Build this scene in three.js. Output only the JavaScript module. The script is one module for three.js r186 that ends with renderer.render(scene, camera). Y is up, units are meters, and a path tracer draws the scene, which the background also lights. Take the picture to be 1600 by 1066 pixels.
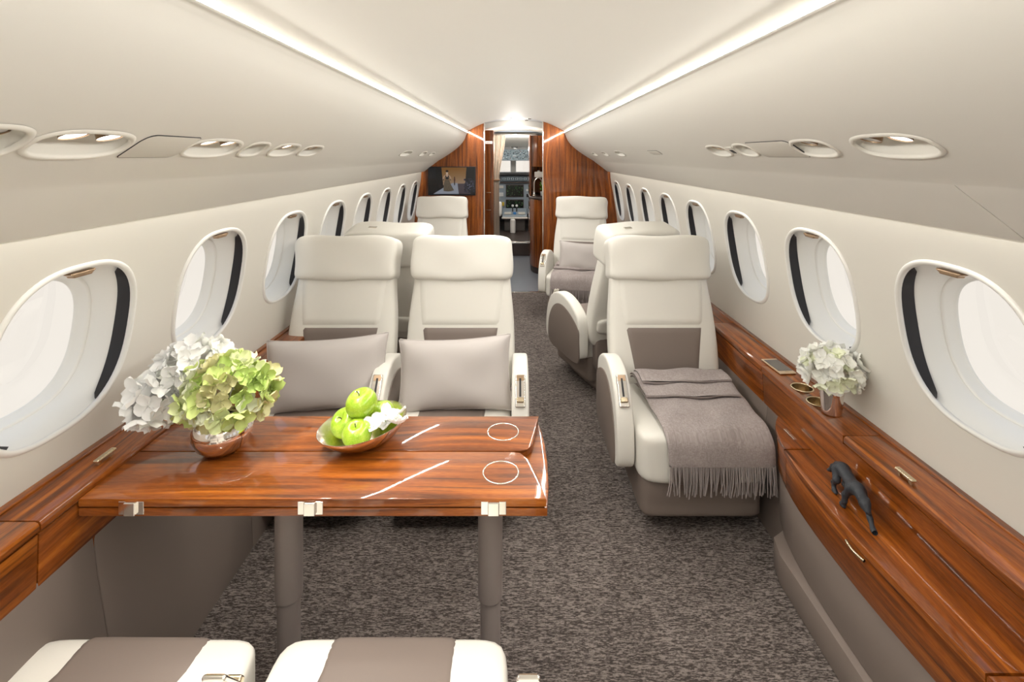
import * as THREE from 'three';
import { mergeGeometries, mergeVertices, toCreasedNormals } from 'three/addons/utils/BufferGeometryUtils.js';
import { RoundedBoxGeometry } from 'three/addons/geometries/RoundedBoxGeometry.js';
import { MarchingCubes } from 'three/addons/objects/MarchingCubes.js';
import { RectAreaLightUniformsLib } from 'three/addons/lights/RectAreaLightUniformsLib.js';
import { Brush, Evaluator, SUBTRACTION } from 'three-bvh-csg';

// ------------------------------------------------------------------ camera, sky, lights, exposure
const scene = new THREE.Scene();
const F = 775, EYE = 1.47;                                   // focal length in pixels of a 1600 x 1066 frame, eye height in metres
const camera = new THREE.PerspectiveCamera(2 * Math.atan(533 / F) * 180 / Math.PI, 1600 / 1066, 0.05, 200);
camera.position.set(0, EYE, 0);
camera.lookAt(0, EYE, -5);
camera.setViewOffset(1600, 1066, -6, 289, 1600, 1066);       // shift lens: the axis meets the picture at (806, 244)
camera.updateProjectionMatrix();
scene.add(camera);

const renderer = new THREE.WebGLRenderer({ antialias: true });
renderer.toneMapping = THREE.LinearToneMapping;
renderer.toneMappingExposure = 1.0;
renderer.shadowMap.enabled = true;
RectAreaLightUniformsLib.init();

{ // a pale sky seen from above a bright layer of haze: bluish white above, warm cream low down
  const W = 64, H = 256, data = new Float32Array(W * H * 4);
  const stops = [[-90, [0.93, 0.85, 0.74]], [-40, [0.95, 0.87, 0.76]], [-22, [0.95, 0.885, 0.79]], [-14, [0.86, 0.86, 0.86]], [0, [0.80, 0.83, 0.88]], [35, [0.68, 0.76, 0.9]], [90, [0.5, 0.64, 0.88]]];
  for (let y = 0; y < H; y++) {
    const el = (y + 0.5) / H * 180 - 90;
    let k = 0; while (k < stops.length - 2 && el > stops[k + 1][0]) k++;
    const [a, ca] = stops[k], [b, cb] = stops[k + 1], t0 = Math.min(1, Math.max(0, (el - a) / (b - a))), t = t0 * t0 * (3 - 2 * t0);
    for (let x = 0; x < W; x++) for (let c = 0; c < 4; c++) data[(y * W + x) * 4 + c] = c === 3 ? 1 : ca[c] + (cb[c] - ca[c]) * t;
  }
  const sky = new THREE.DataTexture(data, W, H, THREE.RGBAFormat, THREE.FloatType);
  sky.mapping = THREE.EquirectangularReflectionMapping; sky.magFilter = sky.minFilter = THREE.LinearFilter; sky.colorSpace = THREE.LinearSRGBColorSpace; sky.needsUpdate = true;
  scene.background = sky;
}
const COVE = 122, WASH = 13, SPOT = 0.8;                                  // radiance of the ceiling cove strips and of the window-wall wash strips
const FRONT = 5.7, AFT = -0.824;                             // cabin from the aft wall (behind the camera) to the forward bulkhead, as distances ahead of the camera

// ------------------------------------------------------------------ helpers
let seed0 = 7;
function rng(seed) { let s = seed | 0; return () => { s = (s + 0x6d2b79f5) | 0; let t = Math.imul(s ^ (s >>> 15), 1 | s); t = (t + Math.imul(t ^ (t >>> 7), 61 | t)) ^ t; return ((t ^ (t >>> 14)) >>> 0) / 4294967296; }; }
const taken = new Map();
function numbered(n) { const k = taken.get(n) ?? 0; taken.set(n, k + 1); return k ? n + '_' + String(k).padStart(3, '0') : n; }
function mesh(name, geo, mat, parent) { const m = new THREE.Mesh(geo, mat); m.name = name; m.castShadow = m.receiveShadow = true; parent.add(m); return m; }
function thing(name, label, category, [x, y, d] = [0, 0, 0], turn = 0, group) {
  const o = new THREE.Group(); o.name = numbered(name); o.position.set(x, y, -d); o.rotation.y = turn;
  o.userData = { label, category }; if (group) o.userData.group = group;
  scene.add(o); return o;
}
function structure(name, geo, mat, label, category = 'wall') {
  const o = geo ? new THREE.Mesh(geo, mat) : new THREE.Group();
  o.name = numbered(name); o.castShadow = o.receiveShadow = true; o.userData = { kind: 'structure', label, category }; scene.add(o); return o;
}
const V = (x, y, z) => new THREE.Vector3(x, y, z);
function box(w, h, d, r = 0.003, seg = 2) { return new RoundedBoxGeometry(w, h, d, seg, Math.min(r, w / 2.05, h / 2.05, d / 2.05)); }
function boxAt(x0, x1, y0, y1, d0, d1, r) { const g = box(Math.abs(x1 - x0), Math.abs(y1 - y0), Math.abs(d1 - d0), r); g.translate((x0 + x1) / 2, (y0 + y1) / 2, -(d0 + d1) / 2); return g; }
const smooth = (a, b, t) => { t = Math.min(1, Math.max(0, (t - a) / (b - a))); return t * t * (3 - 2 * t); };
function lerpTable(tab, v) { let k = 0; while (k < tab.length - 2 && v > tab[k + 1][0]) k++; const [a, x] = tab[k], [b, y] = tab[k + 1]; return x + (y - x) * Math.min(1, Math.max(0, (v - a) / (b - a))); }
function curveTable(tab, v) { // Catmull-Rom through the table
  const n = tab.length; if (v <= tab[0][0]) return tab[0][1]; if (v >= tab[n - 1][0]) return tab[n - 1][1];
  let k = 0; while (v > tab[k + 1][0]) k++;
  const p = (i) => tab[Math.min(n - 1, Math.max(0, i))], [x1, y1] = p(k), [x2, y2] = p(k + 1), h = x2 - x1, t = (v - x1) / h;
  const m1 = k ? (y2 - p(k - 1)[1]) / (x2 - p(k - 1)[0]) * h : y2 - y1, m2 = k < n - 2 ? (p(k + 2)[1] - y1) / (p(k + 2)[0] - x1) * h : y2 - y1;
  return (2 * t ** 3 - 3 * t * t + 1) * y1 + (t ** 3 - 2 * t * t + t) * m1 + (-2 * t ** 3 + 3 * t * t) * y2 + (t ** 3 - t * t) * m2;
}
// grid surface: rows x cols of points; closed joins the last column to the first
function gridGeo(rows, { closed = false, caps = false, uv } = {}) {
  const R = rows.length, C = rows[0].length, pos = [], idx = [], uvs = [];
  rows.forEach((r, i) => r.forEach((p, j) => { pos.push(p.x, p.y, p.z); const q = uv ? uv(i, j, p) : [j / (C - 1), i / (R - 1)]; uvs.push(q[0], q[1]); }));
  const cc = closed ? C : C - 1;
  for (let i = 0; i < R - 1; i++) for (let j = 0; j < cc; j++) { const a = i * C + j, b = i * C + (j + 1) % C, c = a + C, d = b + C; idx.push(a, b, d, a, d, c); }
  if (caps) for (const [i, flip] of [[0, true], [R - 1, false]]) {
    const c = V(0, 0, 0); rows[i].forEach((p) => c.add(p)); c.divideScalar(C); const k = pos.length / 3; pos.push(c.x, c.y, c.z); uvs.push(0, 0);
    for (let j = 0; j < C; j++) { const a = i * C + j, b = i * C + (j + 1) % C; flip ? idx.push(k, b, a) : idx.push(k, a, b); }
  }
  const g = new THREE.BufferGeometry(); g.setAttribute('position', new THREE.Float32BufferAttribute(pos, 3)); g.setAttribute('uv', new THREE.Float32BufferAttribute(uvs, 2)); g.setIndex(idx); g.computeVertexNormals(); return g;
}
// a cube blown up to a superellipsoid: soft upholstered blocks
function softBox(hw, hh, hd, n = 6, seg = 14, deform) {
  let g = new THREE.BoxGeometry(2, 2, 2, seg, seg, seg); g.deleteAttribute('uv'); g.deleteAttribute('normal'); g = mergeVertices(g, 1e-4);
  const p = g.attributes.position, v = V(0, 0, 0);
  for (let i = 0; i < p.count; i++) {
    v.fromBufferAttribute(p, i);
    const f = (t) => Math.sign(t) * Math.pow(Math.abs(t), 0.8);
    v.set(f(v.x), f(v.y), f(v.z));
    const m = Math.pow(Math.abs(v.x) ** n + Math.abs(v.y) ** n + Math.abs(v.z) ** n, 1 / n); v.divideScalar(m);
    v.set(v.x * hw, v.y * hh, v.z * hd); if (deform) deform(v); p.setXYZ(i, v.x, v.y, v.z);
  }
  g.computeVertexNormals();
  const uv = []; for (let i = 0; i < p.count; i++) uv.push(p.getX(i) * 3 + p.getZ(i) * 2, p.getY(i) * 3 + p.getZ(i) * 2.3);
  g.setAttribute('uv', new THREE.Float32BufferAttribute(uv, 2)); return g;
}
function shapeOf(pts) { const s = new THREE.Shape(); pts.forEach(([x, y], i) => i ? s.lineTo(x, y) : s.moveTo(x, y)); return s; }
function splineShape(pts, n = 60) { const c = new THREE.CatmullRomCurve3(pts.map(([x, y]) => V(x, y, 0)), true, 'centripetal'); return shapeOf(c.getPoints(n).slice(0, -1).map((p) => [p.x, p.y])); }
// extrude a shape by depth (bevel inside that depth), centred on 0 along the extrusion
function ext(shape, depth, bevel = 0, bs = 2, crease = 0.55) {
  const g = new THREE.ExtrudeGeometry(shape, { depth: Math.max(1e-4, depth - 2 * bevel), bevelEnabled: bevel > 0, bevelThickness: bevel, bevelSize: bevel, bevelOffset: -bevel, bevelSegments: bs, curveSegments: 16 });
  g.translate(0, 0, -(depth - 2 * bevel) / 2); return toCreasedNormals(g, crease);
}
// plan: a shape drawn in (x, distance ahead) and raised from y0 to y1
function plan(pts, y0, y1, bevel = 0, spl = false) { const g = ext(spl ? splineShape(pts) : shapeOf(pts), y1 - y0, bevel); g.rotateX(-Math.PI / 2); g.translate(0, (y0 + y1) / 2, 0); return g; }
// side: a shape drawn in (z, y), width along x
function side(shape, width, bevel, bs) { const g = ext(shape, width, bevel, bs); g.rotateY(-Math.PI / 2); return g; }
// box-projected texture coordinates in metres, the grain running along an axis
function grain(g, axis, shift = 0) {
  g = g.index ? g.toNonIndexed() : g; const p = g.attributes.position, n = p.count, uv = new Float32Array(n * 2), A = V(0, 0, 0), B = V(0, 0, 0), C = V(0, 0, 0);
  const ax = 'xyz'.indexOf(axis);
  for (let i = 0; i < n; i += 3) {
    A.fromBufferAttribute(p, i); B.fromBufferAttribute(p, i + 1); C.fromBufferAttribute(p, i + 2);
    const nn = B.clone().sub(A).cross(C.clone().sub(A)), ab = [Math.abs(nn.x), Math.abs(nn.y), Math.abs(nn.z)];
    ab[ax] = -1; const dom = ab.indexOf(Math.max(...ab)), other = [0, 1, 2].find((k) => k !== ax && k !== dom);
    [A, B, C].forEach((q, k) => { uv[(i + k) * 2] = q.getComponent(ax) + shift * 1.37; uv[(i + k) * 2 + 1] = q.getComponent(other) + q.getComponent(dom) * 0.6 + shift; });
  }
  g.setAttribute('uv', new THREE.BufferAttribute(uv, 2)); return g;
}
function tube(pts, r, seg = 24, rad = 8, closed = false) { return new THREE.TubeGeometry(new THREE.CatmullRomCurve3(pts, closed), seg, r, rad, closed); }
function lathe(pts, seg = 40) { return new THREE.LatheGeometry(pts.map(([x, y]) => new THREE.Vector2(x, y)), seg); }

// ------------------------------------------------------------------ textures and materials
function tileNoise(nx, ny, seed) { // periodic value noise
  const r = rng(seed), t = new Float32Array(nx * ny).map(() => r());
  return (u, v) => { // u, v in 0..1
    const x = u * nx, y = v * ny, x0 = Math.floor(x), y0 = Math.floor(y), fx = x - x0, fy = y - y0, sx = fx * fx * (3 - 2 * fx), sy = fy * fy * (3 - 2 * fy);
    const g = (i, j) => t[((j % ny + ny) % ny) * nx + ((i % nx + nx) % nx)];
    return (g(x0, y0) * (1 - sx) + g(x0 + 1, y0) * sx) * (1 - sy) + (g(x0, y0 + 1) * (1 - sx) + g(x0 + 1, y0 + 1) * sx) * sy;
  };
}
function texture(W, H, fn, { srgb = true, repeat } = {}) {
  const d = new Uint8Array(W * H * 4);
  for (let y = 0; y < H; y++) for (let x = 0; x < W; x++) { const c = fn((x + 0.5) / W, (y + 0.5) / H); for (let k = 0; k < 3; k++) d[(y * W + x) * 4 + k] = Math.max(0, Math.min(255, c[k])); d[(y * W + x) * 4 + 3] = 255; }
  const t = new THREE.DataTexture(d, W, H); t.wrapS = t.wrapT = THREE.RepeatWrapping; t.magFilter = THREE.LinearFilter; t.minFilter = THREE.LinearMipmapLinearFilter; t.generateMipmaps = true;
  if (srgb) t.colorSpace = THREE.SRGBColorSpace; if (repeat) t.repeat.set(...repeat); t.needsUpdate = true; return t;
}
const mix3 = (a, b, t) => a.map((x, i) => x + (b[i] - x) * t);
function woodTexture(seed, light, mid, dark) {
  const a = tileNoise(3, 40, seed), b = tileNoise(6, 110, seed + 1), c = tileNoise(14, 300, seed + 2), w = tileNoise(3, 5, seed + 3), p = tileNoise(90, 420, seed + 4);
  return texture(1024, 1024, (u, v) => {
    const q = v + (w(u, v) - 0.5) * 0.055;
    const s = a(u, q) * 0.55 + b(u, q) * 0.3 + c(u, q) * 0.15, line = Math.pow(Math.max(0, b(u, q + 0.3) - 0.62) / 0.38, 1.2) * (0.4 + 0.6 * w(u, v + 0.4));
    let col = s < 0.5 ? mix3(mid, light, (0.5 - s) * 2.2) : mix3(mid, dark, (s - 0.5) * 1.5);
    col = mix3(col, dark, Math.min(0.75, line)); const f = (p(u, q) - 0.5) * 16; return col.map((x) => x + f);
  }, { repeat: [1 / 1.1, 1 / 0.75] });
}
const woodMap = woodTexture(11, [184, 106, 32], [134, 69, 17], [58, 27, 7]);
const veneer = (map, clearcoat = 0.9) => new THREE.MeshPhysicalMaterial({ map, roughness: 0.42, clearcoat, clearcoatRoughness: 0.045, specularIntensity: 0.5, ior: 1.5 });
const M = {
  wood: veneer(woodMap),
  shell: new THREE.MeshStandardMaterial({ color: new THREE.Color().setRGB(0.74, 0.715, 0.65), roughness: 0.5 }),
  headliner: new THREE.MeshStandardMaterial({ color: new THREE.Color().setRGB(0.73, 0.71, 0.655), roughness: 0.62 }),
  hatch: new THREE.MeshStandardMaterial({ color: new THREE.Color().setRGB(0.66, 0.635, 0.57), roughness: 0.5 }),
  frameWhite: new THREE.MeshPhysicalMaterial({ color: new THREE.Color().setRGB(0.86, 0.85, 0.81), roughness: 0.3, clearcoat: 0.3, clearcoatRoughness: 0.2 }),
  cream: new THREE.MeshPhysicalMaterial({ color: new THREE.Color().setRGB(0.80, 0.775, 0.71), roughness: 0.42, sheen: 0.2, sheenColor: new THREE.Color(1, 1, 1), sheenRoughness: 0.5 }),
  taupe: new THREE.MeshStandardMaterial({ color: new THREE.Color().setRGB(0.215, 0.172, 0.148), roughness: 0.5 }),
  cockpitLining: new THREE.MeshStandardMaterial({ color: new THREE.Color().setRGB(0.13, 0.12, 0.115), roughness: 0.6 }),
  tubeGrey: new THREE.MeshStandardMaterial({ color: new THREE.Color().setRGB(0.33, 0.285, 0.265), roughness: 0.45 }),
  pillow: new THREE.MeshPhysicalMaterial({ color: new THREE.Color().setRGB(0.53, 0.487, 0.462), roughness: 0.6, sheen: 0.4, sheenColor: new THREE.Color(1, 0.97, 0.95), sheenRoughness: 0.4 }),
  steel: new THREE.MeshStandardMaterial({ color: new THREE.Color().setRGB(0.86, 0.83, 0.78), metalness: 1, roughness: 0.12 }),
  brass: new THREE.MeshStandardMaterial({ color: new THREE.Color().setRGB(0.72, 0.6, 0.42), metalness: 1, roughness: 0.22 }),
  bronze: new THREE.MeshStandardMaterial({ color: new THREE.Color().setRGB(0.42, 0.3, 0.2), metalness: 1, roughness: 0.28 }),
  silver: new THREE.MeshStandardMaterial({ color: new THREE.Color().setRGB(0.90, 0.84, 0.79), metalness: 1, roughness: 0.07 }),
  black: new THREE.MeshStandardMaterial({ color: new THREE.Color().setRGB(0.012, 0.012, 0.014), roughness: 0.45 }),
  rubber: new THREE.MeshStandardMaterial({ color: new THREE.Color().setRGB(0.02, 0.02, 0.024), roughness: 0.4 }),
  glass: new THREE.MeshPhysicalMaterial({ color: 0xffffff, transmission: 1, thickness: 0, roughness: 0, ior: 1.45 }),
  lamp: new THREE.MeshStandardMaterial({ color: 0xffffff, emissive: new THREE.Color().setRGB(1, 0.96, 0.9), emissiveIntensity: 2.2, roughness: 0.4 }),
  strip: new THREE.MeshStandardMaterial({ color: 0xffffff, emissive: new THREE.Color().setRGB(1, 0.95, 0.8), emissiveIntensity: 1.8, roughness: 0.5 }),
  washStrip: new THREE.MeshStandardMaterial({ color: 0xffffff, emissive: new THREE.Color().setRGB(1, 0.95, 0.84), emissiveIntensity: 1.5, roughness: 0.5 }),
  vinyl: new THREE.MeshStandardMaterial({ color: new THREE.Color().setRGB(0.19, 0.21, 0.24), roughness: 0.3 }),
  hull: new THREE.MeshStandardMaterial({ color: new THREE.Color().setRGB(0.8, 0.8, 0.8), roughness: 0.4 }),
  grey: new THREE.MeshStandardMaterial({ color: new THREE.Color().setRGB(0.3, 0.36, 0.41), roughness: 0.5 }),
  greyMetal: new THREE.MeshStandardMaterial({ color: new THREE.Color().setRGB(0.6, 0.6, 0.61), metalness: 0.9, roughness: 0.35 }),
  white: new THREE.MeshStandardMaterial({ color: new THREE.Color().setRGB(0.82, 0.82, 0.8), roughness: 0.45 }),
  darkTrim: new THREE.MeshStandardMaterial({ color: new THREE.Color().setRGB(0.05, 0.035, 0.03), roughness: 0.4 }),
  gold: new THREE.MeshStandardMaterial({ color: new THREE.Color().setRGB(0.75, 0.6, 0.44), metalness: 0.85, roughness: 0.3 }),
  panther: new THREE.MeshStandardMaterial({ color: new THREE.Color().setRGB(0.03, 0.034, 0.042), roughness: 0.55, flatShading: true }),
};
{ // carpet: short dark and pale loops in streaks across the cabin
  const a = tileNoise(110, 420, 51), b = tileNoise(260, 700, 52), c = tileNoise(10, 14, 53), e = tileNoise(50, 300, 54);
  const f = (u, v) => { const s = a(u, v) * 0.42 + b(u, v) * 0.3 + e(u, v) * 0.28; return smooth(0.3, 0.7, s) * 0.92 + (c(u, v) - 0.5) * 0.12; };
  M.carpet = new THREE.MeshStandardMaterial({ map: texture(1024, 1024, (u, v) => mix3([62, 54, 50], [146, 136, 130], f(u, v)), { repeat: [1 / 0.9, 1 / 0.9] }), roughness: 0.95 });
  M.carpet.bumpMap = texture(1024, 1024, (u, v) => { const k = 255 * f(u, v); return [k, k, k]; }, { srgb: false, repeat: [1 / 0.9, 1 / 0.9] }); M.carpet.bumpScale = 0.002;
  const w1 = tileNoise(220, 60, 61), w2 = tileNoise(60, 220, 62), w3 = tileNoise(9, 9, 63);
  M.blanket = new THREE.MeshPhysicalMaterial({ map: texture(512, 512, (u, v) => { const t = (w1(u, v) + w2(u, v)) * 0.42 + w3(u, v) * 0.16; return mix3([138, 127, 124], [186, 176, 173], t); }, { repeat: [3, 3] }), roughness: 0.9, sheen: 0.5, sheenColor: new THREE.Color(0.9, 0.86, 0.85), sheenRoughness: 0.5 });
}

// ------------------------------------------------------------------ the cabin shell
const wallTab = [[0.3, 1.165], [0.6, 1.17], [0.77, 1.16], [1.0, 1.125], [1.19, 1.092], [1.3, 1.083], [1.4, 1.082]];
const wallX = (y) => curveTable(wallTab, y);
const PITCH = 0.593, WIN0 = 1.252, WY = 0.98, WA = 0.196, WB = 0.206, WN = 2.65;    // window ovals: first centre ahead of the camera, centre height, half sizes, exponent
const oval = (t, a, b, n = WN) => { const c = Math.cos(t), s = Math.sin(t); return [a * Math.sign(c) * Math.abs(c) ** (2 / n), b * Math.sign(s) * Math.abs(s) ** (2 / n)]; };
function wallCell(sd, dc, y0, y1, hole, out, NT = 64) {
  const h = PITCH / 2, angles = []; for (let i = 0; i < NT; i++) angles.push(i / NT * Math.PI * 2);
  for (const [cx, cy] of [[h, y1 - WY], [-h, y1 - WY], [-h, y0 - WY], [h, y0 - WY]]) { let a = Math.atan2(cy, cx); if (a < 0) a += Math.PI * 2; angles.push(a); }
  angles.sort((p, q) => p - q);
  const rows = []; const K = 10;
  for (let k = 0; k <= K; k++) rows.push(angles.map((a) => {
    const c = Math.cos(a), s = Math.sin(a), r1 = Math.min(h / Math.abs(c), (s > 0 ? y1 - WY : WY - y0) / Math.abs(s));
    const r0 = 1 / Math.pow((Math.abs(c) / hole[0]) ** WN + (Math.abs(s) / hole[1]) ** WN, 1 / WN), r = r0 + (r1 - r0) * (k / K), y = WY + s * r;
    return V(sd * (wallX(y) + out), y, -(dc + c * r));
  }));
  return gridGeo(rows, { closed: true });
}
const WINS = []; for (let k = -3; k <= 7; k++) WINS.push(WIN0 + PITCH * k);
const flipped = (g) => { const a = g.index.array; for (let i = 0; i < a.length; i += 3) { const t = a[i]; a[i] = a[i + 1]; a[i + 1] = t; } return g; };
for (const sd of [-1, 1]) {
  const cells = WINS.map((dc) => wallCell(sd, dc, 0.3, 1.4, [WA + 0.012, WB + 0.012], 0)).map((g) => (sd < 0 ? flipped(g) : g));
  // normals from the curve itself so that neighbouring cells join without a seam
  for (const g of cells) { const p = g.attributes.position, n = g.attributes.normal; for (let i = 0; i < p.count; i++) { const y = p.getY(i), w = (wallX(y + 0.004) - wallX(y - 0.004)) / 0.008, l = Math.hypot(1, w); n.setXYZ(i, -sd / l, w / l, 0); } }
  structure(sd < 0 ? 'wall_left' : 'wall_right', mergeGeometries(cells), new THREE.MeshStandardMaterial().copy(M.shell), sd < 0 ? 'cream cabin side wall with oval windows beside the dining table' : 'cream cabin side wall with oval windows above the long sideboard').material.side = THREE.DoubleSide;
  const outer = mergeGeometries(WINS.map((dc) => wallCell(sd, dc, 0.3, 1.4, [WA + 0.012, WB + 0.012], 0.15)));
  structure(sd < 0 ? 'wall_outer_left' : 'wall_outer_right', outer, M.hull, 'outer fuselage skin around the oval windows');
}
// windows
function sleeve(sd, dc, prof, NT = 72, t0 = 0, t1 = Math.PI * 2) {
  const full = t1 - t0 > 6.28, n = full ? NT : Math.round(NT * (t1 - t0) / 6.283), rows = prof.map(([dr, dep]) => { const row = []; for (let i = 0; i < (full ? n : n + 1); i++) { const t = t0 + (t1 - t0) * i / n, [a, b] = oval(t, WA + dr, WB + dr), y = WY + b; row.push(V(sd * (wallX(y) + dep), y, -(dc + a))); } return row; });
  return gridGeo(rows, { closed: full });
}
let winNo = 0;
for (const sd of [-1, 1]) WINS.forEach((dc) => {
  const g = structure('window_' + (++winNo), null, null, sd < 0 ? 'oval porthole with white frame in the wall beside the dining table' : 'oval porthole with white frame in the wall above the sideboard', 'window');
  g.userData.group = sd < 0 ? 'windows of the dining table wall' : 'windows of the sideboard wall';
  mesh('frame_lip', sleeve(sd, dc, [[0.014, 0.001], [0.0125, -0.003], [0.009, -0.0065], [0.005, -0.0075], [0.001, -0.006], [-0.001, -0.001], [-0.001, 0.004], [0.001, 0.008], [0.004, 0.012]]), M.frameWhite, g);
  mesh('reveal', sleeve(sd, dc, [[0.006, 0.009], [-0.001, 0.025], [-0.012, 0.055], [-0.020, 0.085], [-0.024, 0.098]]), M.frameWhite, g);
  mesh('inner_ring', sleeve(sd, dc, [[-0.022, 0.0985], [-0.0265, 0.0975], [-0.030, 0.105], [-0.035, 0.125], [-0.038, 0.128], [-0.040, 0.134]]), M.frameWhite, g);
  mesh('outer_ring', sleeve(sd, dc, [[-0.040, 0.133], [0.014, 0.151]]), M.frameWhite, g);
  // the blind's dark channel, on the forward and the aft edge
  for (const s of [0, Math.PI]) {
    const rows = [0, 0.5, 1].map((k) => { const row = []; for (let i = 0; i <= 24; i++) { const q = i / 24 * 2 - 1, t = s + q * 1.02, w = 0.034 * Math.pow(1 - q * q, 0.6), dep = 0.006 + w * k, [a, b] = oval(t, WA + 0.001 - 0.0085 * k, WB + 0.001 - 0.0085 * k), y = WY + b; row.push(V(sd * (wallX(y) + dep), y, -(dc + a))); } return row; });
    mesh('blind_channel', gridGeo(rows), M.rubber, g);
  }
  // blind handle at the top
  const hy = WY + WB - 0.012, hx = wallX(hy);
  const hd = box(0.022, 0.014, 0.075, 0.004); const p = hd.attributes.position; for (let i = 0; i < p.count; i++) if (p.getY(i) < 0) p.setZ(i, p.getZ(i) * 0.72); hd.computeVertexNormals(); hd.translate(sd * (hx + 0.006), hy, -dc);
  mesh('blind_handle', hd, M.bronze, g);
  const rows = []; for (let k = 0; k <= 8; k++) { const row = []; for (let i = 0; i < 48; i++) { const [a, b] = oval(i / 48 * Math.PI * 2, (WA - 0.036) * k / 8, (WB - 0.036) * k / 8), y = WY + b; row.push(V(sd * (wallX(y) + 0.130), y, -(dc + a))); } rows.push(row); }
  mesh('pane', gridGeo(rows, { closed: true }), M.glass, g);
});

// ceiling: centre vault, cove strips, sloping side panels
function strip2(profile, d0, d1, n = 1) { const rows = []; for (let k = 0; k <= n; k++) rows.push(profile.map(([x, y]) => V(x, y, -(d0 + (d1 - d0) * k / n)))); return gridGeo(rows); }
const vault = (x) => 1.915 - 0.158 * Math.pow(Math.abs(x) / 0.553, 2.1);
{
  const pr = []; for (let i = 0; i <= 40; i++) { const x = -0.553 + 1.106 * i / 40; pr.push([x, vault(x)]); }
  const up = pr.slice().reverse().map(([x, y]) => [x * 1.002, y + 0.02]);
  structure('ceiling', strip2([...pr, ...up, pr[0]], AFT, FRONT, 8), M.headliner, 'smooth cream vaulted headliner along the middle of the cabin', 'ceiling');
}
const sideTab = [[0.549, 1.7385], [0.552, 1.7345], [0.560, 1.7315], [0.569, 1.715], [0.585, 1.672], [0.61, 1.63], [0.65, 1.585], [0.705, 1.538], [0.80, 1.472], [0.895, 1.414]];
const lip = [1.055, 1.292];
const sideProfile = (() => { const c = new THREE.CatmullRomCurve3(sideTab.map(([x, y]) => V(x, y, 0)), false, 'centripetal'); return c.getPoints(40).map((p) => [p.x, p.y]); })();
// a place on the side panel: point, downhill tangent, inward normal
function onPanel(x) { const P = sideProfile; let k = 0; while (k < P.length - 2 && x > P[k + 1][0]) k++; const t = (x - P[k][0]) / (P[k + 1][0] - P[k][0]), y = P[k][1] + (P[k + 1][1] - P[k][1]) * t, T = V(P[k + 1][0] - P[k][0], P[k + 1][1] - P[k][1], 0).normalize(); return { x, y, T, N: V(T.y, -T.x, 0) }; }
// fixtures: side, distance ahead, half length, half width, lamps
const FIX = [
    [-1, 0.715, 0.06, 0.0400, 1, 0], [-1, 0.885, 0.098, 0.0400, 2, 2], [-1, 1.268, 0.105, 0.0368, 2, 2], [-1, 1.463, 0.058, 0.0336, 0, 0], [-1, 1.655, 0.085, 0.0336, 1, 1], [-1, 1.865, 0.082, 0.0320, 1, 0], [-1, 3.49, 0.14, 0.0320, 0, 0], [-1, 4.12, 0.1, 0.0288, 0, 0], [-1, 4.55, 0.1, 0.0240, 0, 0],
  [1, 1.015, 0.105, 0.0400, 2, 1], [1, 1.285, 0.08, 0.0368, 1, 0], [1, 1.665, 0.06, 0.0336, 0, 0], [1, 1.885, 0.082, 0.0336, 1, 0], [1, 3.68, 0.12, 0.0320, 0, 0], [1, 4.28, 0.1, 0.0288, 0, 0], [1, 4.85, 0.11, 0.0272, 0, 0]];
const FX = 0.772;
const dishRim = (t, a, b) => oval(t, a, b, 2.6);
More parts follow.
